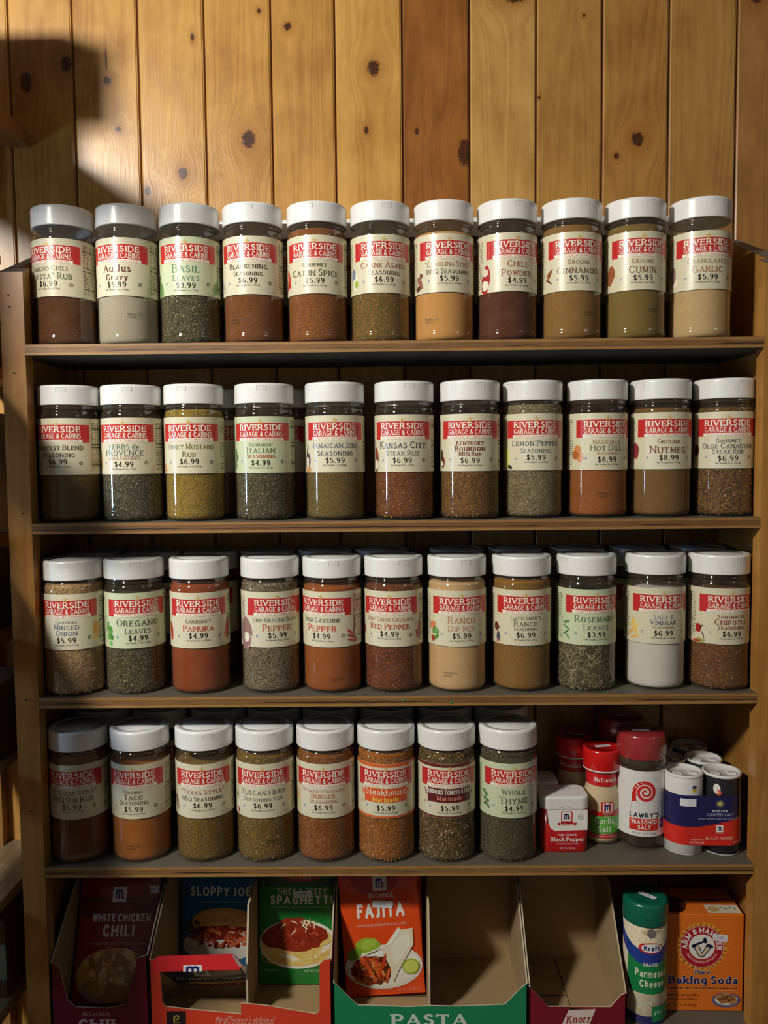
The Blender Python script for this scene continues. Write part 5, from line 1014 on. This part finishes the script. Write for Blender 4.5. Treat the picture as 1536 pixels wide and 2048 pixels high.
def art_spag(b, S, w, h):
    b.grid(S(.0002), 10, 4, ink((20, 70, 30)), -w/2+.001, w/2-.001, h*.80, h*.999)
    b.disc(S(.0003), .006, h-.019, .024, .006, ink((150, 34, 26)), 20, 2); text(b, 'McCormick', S(.0004), .006, h-.0215, .0050, ink((214, 150, 130)), SERIFL, w=.024)
    text(b, 'THICK & ZESTY', S(.0003), .0065, .1100, .0078, ink((214, 214, 196)), SANSB, w=.0610); text(b, 'SPAGHETTI', S(.0003), .0065, .0985, .0100, ink((224, 224, 206)), SANSX, w=.0760)
    text(b, 'WITH McCORMICK HERBS & SPICES | NO ARTIFICIAL FLAVORS', S(.0003), .0065, .0932, .0024, ink((190, 206, 170)), SANS, w=.074)
    b.disc(S(.0003), .002, .050, .0475, .030, ink((226, 224, 214)), 36, 3)
    b.disc(S(.00032), .002, .049, .0450, .0255, ink((216, 186, 104)), 34, 3)
    rd = random.Random(5)
    for i in range(34):
        x, y = rd.uniform(-.036, .040), rd.uniform(.028, .042); b.ring(S(.00034+i*.000003), x, y, .0060, .0072, ink([(230, 206, 130), (206, 172, 90), (222, 196, 116)][i % 3]), 12, rd.uniform(0, 200), rd.uniform(220, 380), .5)
    b.disc(S(.0005), .000, .060, .0400, .0180, ink((140, 44, 24)), 30, 3, 0, .12, 4); b.disc(S(.00052), -.002, .073, .019, .010, ink((146, 48, 26)), 24, 2, 0, .15, 5); b.disc(S(.00051), -.026, .055, .016, .010, ink((132, 40, 22)), 20, 2, 0, .2)
    blobs(b, lambda o: S(o+.0002), .0, .062, .034, .014, 60, [(160, 56, 30), (120, 36, 20), (176, 72, 40), (146, 46, 26)], .0035, 6, .6)
    for i in range(14): b.disc(S(.0011), rd.uniform(-.016, .024), rd.uniform(.064, .080), .0052, .0007, ink((236, 222, 180)), 8, 1, rd.uniform(0, 3.14))
    b.disc(S(.0006), .036, .052, .008, .003, ink((222, 196, 116)), 12, 1, .5)
    text(b, 'MAKES 4 SERVINGS', S(.0003), -.030, .0165, .0022, ink((200, 214, 190)), SANS, w=.016); text(b, 'NET WT 1.5 OZ (42g)', S(.0003), .026, .0155, .0034, ink((206, 220, 196)), SANS, w=.032)
packet('spaghetti_packet', 'green spaghetti sauce packet in the right half of the orange-red carton', (-.1245, .0800, ZB+Z5+.0036), (R_(-4), R_(.5), 0), .0900, .150, (30, 122, 50), art_spag)
def art_joes(b, S_, w, h):
    S = lambda off: (lambda u, v: S_(off)(u, v-.010 if v < h*.92 else v))
    b.grid(S(.0002), 10, 4, ink((18, 50, 80)), -w/2+.001, w/2-.001, h*.84, h*.93); b.grid(S(.0002), 10, 2, ink((176, 34, 34)), -w/2+.001, w/2-.001, h*.93, h*.999)
    mc_logo(b, S(.0003), S(.0004), .000, h-.0075, .0165)
    text(b, 'SLOPPY JOES', S(.0003), .006, .0990, .0118, ink((226, 226, 220)), SANSX, w=.0840)
    text(b, 'WITH McCORMICK SPICES | NO ARTIFICIAL FLAVORS', S(.0003), .008, .0905, .0026, ink((190, 206, 216)), SANS, w=.062)
    b.disc(S(.0003), .0, .036, .046, .022, ink((206, 206, 200)), 30, 3)
    b.disc(S(.00035), .006, .066, .0400, .0185, ink((206, 152, 84)), 34, 3); b.disc(S(.00037), .004, .072, .028, .009, ink((224, 176, 110)), 26, 2)
    b.disc(S(.0004), .006, .053, .041, .009, ink((110, 34, 20)), 26, 2, 0, .2)
    blobs(b, lambda o: S(o+.0001), .006, .048, .040, .013, 90, [(136, 44, 26), (170, 70, 40), (96, 28, 18), (190, 96, 60)], .0038, 8, .7)
    b.disc(S(.0003), -.032, .060, .010, .009, ink((70, 84, 40)), 16, 2, 0, .3)
packet('sloppy_joe_packet', 'blue sloppy joe packet standing at the back of the orange-red carton', (-.2265, .1180, ZB+Z5+.0040), (R_(-3), R_(1), 0), .0950, .150, (26, 100, 140), art_joes)
sj = packet('sloppy_joe_packet', 'sloppy joe packet slumped forward, its red top seal over the orange-red carton front', (-.2203, .0750, ZB+Z5+.0060), (R_(48.5), 0, 0), .0890, .1080, (40, 84, 110), lambda b, S, w, h: art_joes(b, lambda off: (lambda u, v: S(off)(u, v*.72)), w, .150), bulge=.003)
b = MB(); rs = pbr('red_foil_seal', (206, 44, 48), .25, .3, bump=(30, .001)); pr = [(-.0500, .000), (.0440, .002), (.0485, .0055), (.0400, .0170), (.0360, .0185), (-.046, .0165), (-.0520, .0120)]
b.prism(pr, 'y', -.0012, .0006, rs); b.face([(.036, -.0013, .0184), (.0400, -.0013, .0170), (.0485, -.0013, .0055), (.0440, -.0013, .0055)], pbr('foil_silver', (210, 206, 200), .25, metal=.6))
f1, f2 = flat(-.0014), flat(-.0015); b.face([f1(-.0180, -.0000), f1(.0030, .0005), f1(.0025, .0075), f1(-.0178, .0070)], WHITE)
for dx in (-.0135, -.0075, -.0015): b.grid(f2, 1, 1, MBLUE, dx-.0014, dx+.0014, .0002, .0050)
for dx in (-.0105, -.0045): b.disc(f2, dx, .0048, .0036, .0016, MBLUE, 10, 1)
so = b.build('folded_seal', sj); so.location = (-.0005, -.0020, .1075); so.rotation_euler = (R_(-53), 0, 0)
def art_chili(b, S_, w, h):
    S = lambda off: (lambda u, v: S_(off)(u, v-.012 if v < h*.92 else v))
    b.grid(S(.0002), 10, 4, ink((96, 18, 22)), -w/2+.001, w/2-.001, h*.70, h*.84)
    mc_logo(b, S_(.0003), S_(.0004), .000, h-.032, .0165); b.disc(S(.00025), .0, h-.036, .020, .004, ink((120, 40, 26)), 16, 2)
    text(b, 'WHITE CHICKEN', S(.0003), .004, .1000, .0090, ink((216, 208, 196)), SANSX, w=.070); text(b, 'CHILI', S(.0003), .002, .0840, .0125, ink((216, 208, 196)), SANSX, w=.038)
    text(b, 'WITH McCORMICK SPICES | NO ARTIFICIAL FLAVORS', S(.0003), .002, .0750, .0026, ink((206, 180, 170)), SANS, w=.066)
    b.disc(S(.0003), .0, .040, .0450, .0320, ink((150, 120, 100)), 34, 3); b.disc(S(.00032), .0, .043, .0440, .0290, ink((186, 140, 78)), 34, 3)
    blobs(b, lambda o: S(o+.0001), .0, .046, .040, .024, 90, [(206, 162, 100), (222, 190, 134), (170, 120, 60), (190, 130, 70), (150, 100, 50)], .0062, 12, .75)
packet('white_chili_packet', 'dark red white chicken chili packet leaning back in the maroon carton', (-.3360, .0400, ZB+Z5+.0060), (R_(-21), R_(0), R_(0)), .0960, .150, (130, 26, 28), art_chili)
# price stickers on the packets
def pst(name, idx, cx, cy, rot, txt, w=.017, h=.0085, off=-.0062):
    o = [x for x in bpy.data.objects if x.name.startswith(name)][idx]; P = lambda u, v: (u, off, v)
    sticker([c for c in o.children if c.name.startswith('pouch')][0], P, cx, cy, w, h, txt, rot)
pst('fajita_packet', 0, .004, .1095, R_(-6), '3.19', .024, .0085); pst('spaghetti_packet', 0, .008, .1110, R_(4), '3.19', .022, .0085); pst('sloppy_joe_packet', 0, .010, .1250, R_(-4), '3.19', .022, .0085); pst('white_chili_packet', 0, .038, .1230, R_(2), '3.19', .018, .009, -.0035)

# ------------------------------------------------------------------ grated cheese can
def cheese():
    t = thing('grated_cheese_can', 'tall grated parmesan cheese can with a green lid and price sticker', 'cheese can', (.2836, .0325, ZB+Z5), R_(-6)); r = .0243; H = .1395
    b = MB(); cb = powder('cheese_powder', [(216, 204, 170), (206, 192, 156), (228, 218, 190)], 500, .6, blotch=.1, k=1.2)
    b.lathe([(r-.001, .0), (r, .001), (r, .116), (r-.001, .118)], cb, 56, cap0=True); b.build('can', t, True)
    g = pbr('green_lid_plastic', (16, 96, 74), .25, .3)
    b = MB(); b.lathe([(r-.001, .1135), (r+.0010, .1140), (r+.0012, .1150), (r+.0008, H-.004), (r-.0006, H-.0008), (r-.0026, H-.0002), (r-.006, H-.0006), (.0001, H-.0010)], g, 56); lo = b.build('lid', t, True)
    b = MB(); b.box(-.005, .004, -r-.0016, -r-.0006, .1235, .1265, g); rounded(b.build('lid_lip', lo), .0004)
    sticker(lo, top_plane(H+.0002), .0015, -.002, .021, .0070, '5.79', R_(-38))
    P, P2, P3 = cyl(r+.00015), cyl(r+.00025), cyl(r+.00035); K = (r+.00015)*math.pi
    b = MB(); blue = ink((38, 60, 140)); gg = ink((24, 126, 70))
    n = 60
    for k in range(n):
        u0, u1 = -K+2*K*k/n, -K+2*K*(k+1)/n; f = lambda u: .1000-.006*math.cos(u*55) if abs(u) < .06 else .1
        c = lambda u, a: a+.012*(u/.03)**2 if abs(u) < .045 else a+.027
        b.face([P(u0, c(u0, .0700)), P(u1, c(u1, .0700)), P(u1, c(u1, .0860)), P(u0, c(u0, .0860))], blue)
        if -.028 < u0 and u1 < .045: b.face([P(u0, .0365), P(u1, .0365), P(u1, c(u1, .0700)), P(u0, c(u0, .0700))], gg)
    b.grid(P, 60, 1, ink((40, 44, 96)), -K, K, .001, .0105); b.grid(P2, 20, 1, ink((30, 130, 80)), .004, .034, .004, .0220)
    text(b, 'yes!', P3, .012, .0130, .0050, ink((190, 226, 200)), SERIFL, w=.012)
    b.disc(P2, .002, .0900, .0140, .0064, ink((196, 40, 50)), 26, 3); b.disc(P3, .003, .0900, .0118, .0052, WHITE, 26, 3); text(b, 'Kraft', cyl(r+.00045), .003, .0874, .0052, ink((24, 34, 110)), SANSX, w=.0180)
    text(b, 'GRATED', P2, .002, .0690, .0034, WHITE, SANSB, w=.0175)
    text(b, 'Parmesan', P2, .0035, .0560, .0082, ink((222, 222, 196)), SANSB, w=.0380); text(b, 'Cheese', P2, .0040, .0445, .0080, ink((222, 222, 196)), SANSB, w=.0290)
    text(b, 'no', P2, -.008, .0220, .0050, ink((170, 206, 200)), SANS, w=.010)
    b.disc(P, .003, .1080, .012, .0040, ink((190, 176, 140)), 14, 2, 0, .4); b.disc(P2, .002, .1070, .0052, .0062, ink((112, 108, 108)), 6, 1, .3, .3)
    b.build('label_print', t)
cheese()
# ------------------------------------------------------------------ baking soda boxes
def soda(X, Y, label, rz, detail=True):
    t = thing('baking_soda_box', label, 'baking soda box', (X, Y, ZB+Z5), rz, 'orange baking soda boxes'); w, h, d = .0905, .1155, .058
    o_ = pbr('soda_orange', (216, 110, 30), .45, .1); b = MB(); b.box(-w/2, w/2, 0, d, 0, h, o_); rounded(b.build('box', t), .0008)
    if not detail: return
    P, P2, P3, P4 = flat(-.0001), flat(-.0002), flat(-.0003), flat(-.0004); b = MB(); cx, cy = -.0020, .0770
    yl = ink((222, 150, 56)); yl2 = ink((220, 128, 38))
    for k in range(28):
        a = R_(360*k/28+3); a1, a2 = a-.07, a+.07; rr = .036 if k % 2 else .031
        b.face([P(cx+.024*math.cos(a1), cy+.024*math.sin(a1)), P(cx+rr*math.cos(a), cy+rr*math.sin(a)), P(cx+.024*math.cos(a2), cy+.024*math.sin(a2))], yl2)
    b.disc(P, cx, cy, .0285, .0285, yl, 40, 2)
    R1 = ink((170, 28, 42)); b.disc(P2, cx, cy, .0250, .0250, R1, 48, 2); b.ring(P3, cx, cy, .0241, .0245, WHITE, 48); b.disc(P3, cx, cy, .0148, .0148, WHITE, 40, 2)
    arc_text(b, 'ARM & HAMMER', P3, cx, cy, .0165, .0062, WHITE, 188, -12, SANSB); arc_text(b, 'THE STANDARD OF PURITY', P3, cx, cy, .0170, .0028, ink((230, 180, 170)), 205, 335, SANSB, True)
    nb = ink((26, 32, 70)); sk = ink((214, 190, 160))
    b.face([P4(cx-.0100, cy+.0010), P4(cx-.0060, cy+.0040), P4(cx-.0010, cy-.0080), P4(cx+.0015, cy-.0125), P4(cx-.0035, cy-.0110)], sk); b.face([P4(cx-.0020, cy-.0105), P4(cx+.0015, cy-.0125), P4(cx+.0105, cy-.0015), P4(cx+.0060, cy+.0010)], sk)
    f5 = flat(-.0005)
    b.face([f5(cx-.0105, cy+.0000), f5(cx-.0115, cy+.0022), f5(cx+.0040, cy+.0085), f5(cx+.0048, cy+.0062)], nb); b.face([f5(cx+.0010, cy+.0100), f5(cx+.0040, cy+.0115), f5(cx+.0062, cy+.0050), f5(cx+.0028, cy+.0040)], nb)
    b.disc(f5, cx-.0090, cy+.0012, .0030, .0022, nb, 10, 1, .5); b.disc(f5, cx+.0085, cy+.0012, .0042, .0022, nb, 10, 1, -.3, .3)
    for (xa, ya, xb, yb) in ((-.0100, .0008, -.0032, -.0112), (-.0032, -.0112, .0012, -.0125), (.0012, -.0125, .0100, -.0010), (-.0040, .0020, .0000, -.0080), (.0000, -.0080, .0050, .0010)):
        l = math.hypot(xb-xa, yb-ya); nx, ny = -(yb-ya)/l*.0005, (xb-xa)/l*.0005
        b.face([f5(cx+xa+nx, cy+ya+ny), f5(cx+xa-nx, cy+ya-ny), f5(cx+xb-nx, cy+yb-ny), f5(cx+xb+nx, cy+yb+ny)], nb)
    wb = ink((236, 224, 206)); navy = ink((26, 30, 96))
    PT = dict(SERIFL, thick=.22, thin=.14, serif=.06)
    for (tx, x, y, hh, ww) in (('Pure', -.0010, .0440, .0054, .0170), ('Baking Soda', .0000, .0330, .0088, .0790)):
        for dx, dy in ((-.0004, 0), (.0004, 0), (0, .0004), (0, -.0004)): text(b, tx, P, x+dx, y+dy, hh, wb, PT, w=ww)
        text(b, tx, P3, x, y, hh, navy, PT, w=ww)
    text(b, "America's #1 Trusted Baking Soda Brand", P2, -.0010, .0262, .0024, ink((60, 40, 40)), SERIFL, w=.078); b.grid(P2, 1, 1, ink((230, 190, 120)), -.040, .038, .0252, .0255)
    text(b, 'Hundreds of uses like:', P2, -.0240, .0178, .0028, ink((90, 34, 20)), SERIFL, w=.040); text(b, 'Great idea for Baking!', P2, -.0240, .0130, .0028, ink((90, 34, 20)), SERIFL, w=.036)
    text(b, 'NET WT 1 LB (454g)', P2, -.0240, .0055, .0032, ink((120, 60, 20)), SANS, w=.034)
    b.disc(P2, .0265, .0135, .0165, .0090, ink((96, 92, 130)), 26, 2); b.disc(P3, .0265, .0140, .0130, .0066, ink((220, 210, 196)), 24, 2)
    for k, (x, y) in enumerate(((-.006, .003), (.005, .003), (0, .006), (-.003, 0), (.007, -.001))): b.disc(P4, .0265+x, .0135+y, .0062, .0040, ink([(180, 130, 76), (164, 112, 62)][k % 2]), 14, 2, 0, .15, k)
    for k in range(12): b.disc(flat(-.0005), .0265+(-.010+.0018*k), .0140+.0035*math.sin(k*2.3), .0007, .0006, ink((60, 34, 24)), 6, 1)
    b.build('printed_front', t)
    T = top_plane(h+.0001); b = MB(); b.disc(T, -.030, .022, .016, .018, ink((70, 34, 24)), 16, 3, 0, .25)
    b.grid(T, 2, 2, ink((214, 204, 180)), .006, .044, .003, .020); b.disc(top_plane(h+.0002), .014, .011, .0070, .0055, ink((190, 150, 90)), 10, 1, 0, .2); b.disc(top_plane(h+.0002), .016, .030, .014, .0040, ink((166, 60, 50)), 14, 1)
    for k in range(4): b.disc(top_plane(h+.0002), .024+.005*k, .014-.002*(k % 2), .0030, .0006, ink((60, 60, 60)), 8, 1, .5*k)
    b.build('printed_top', t); sticker(t, flat(-.0006), .0185, .0880, .0165, .0080, '1.29', R_(-6))
soda(.3510, .0325, 'orange baking soda box with a round red emblem beside the cheese can', R_(-1.5))
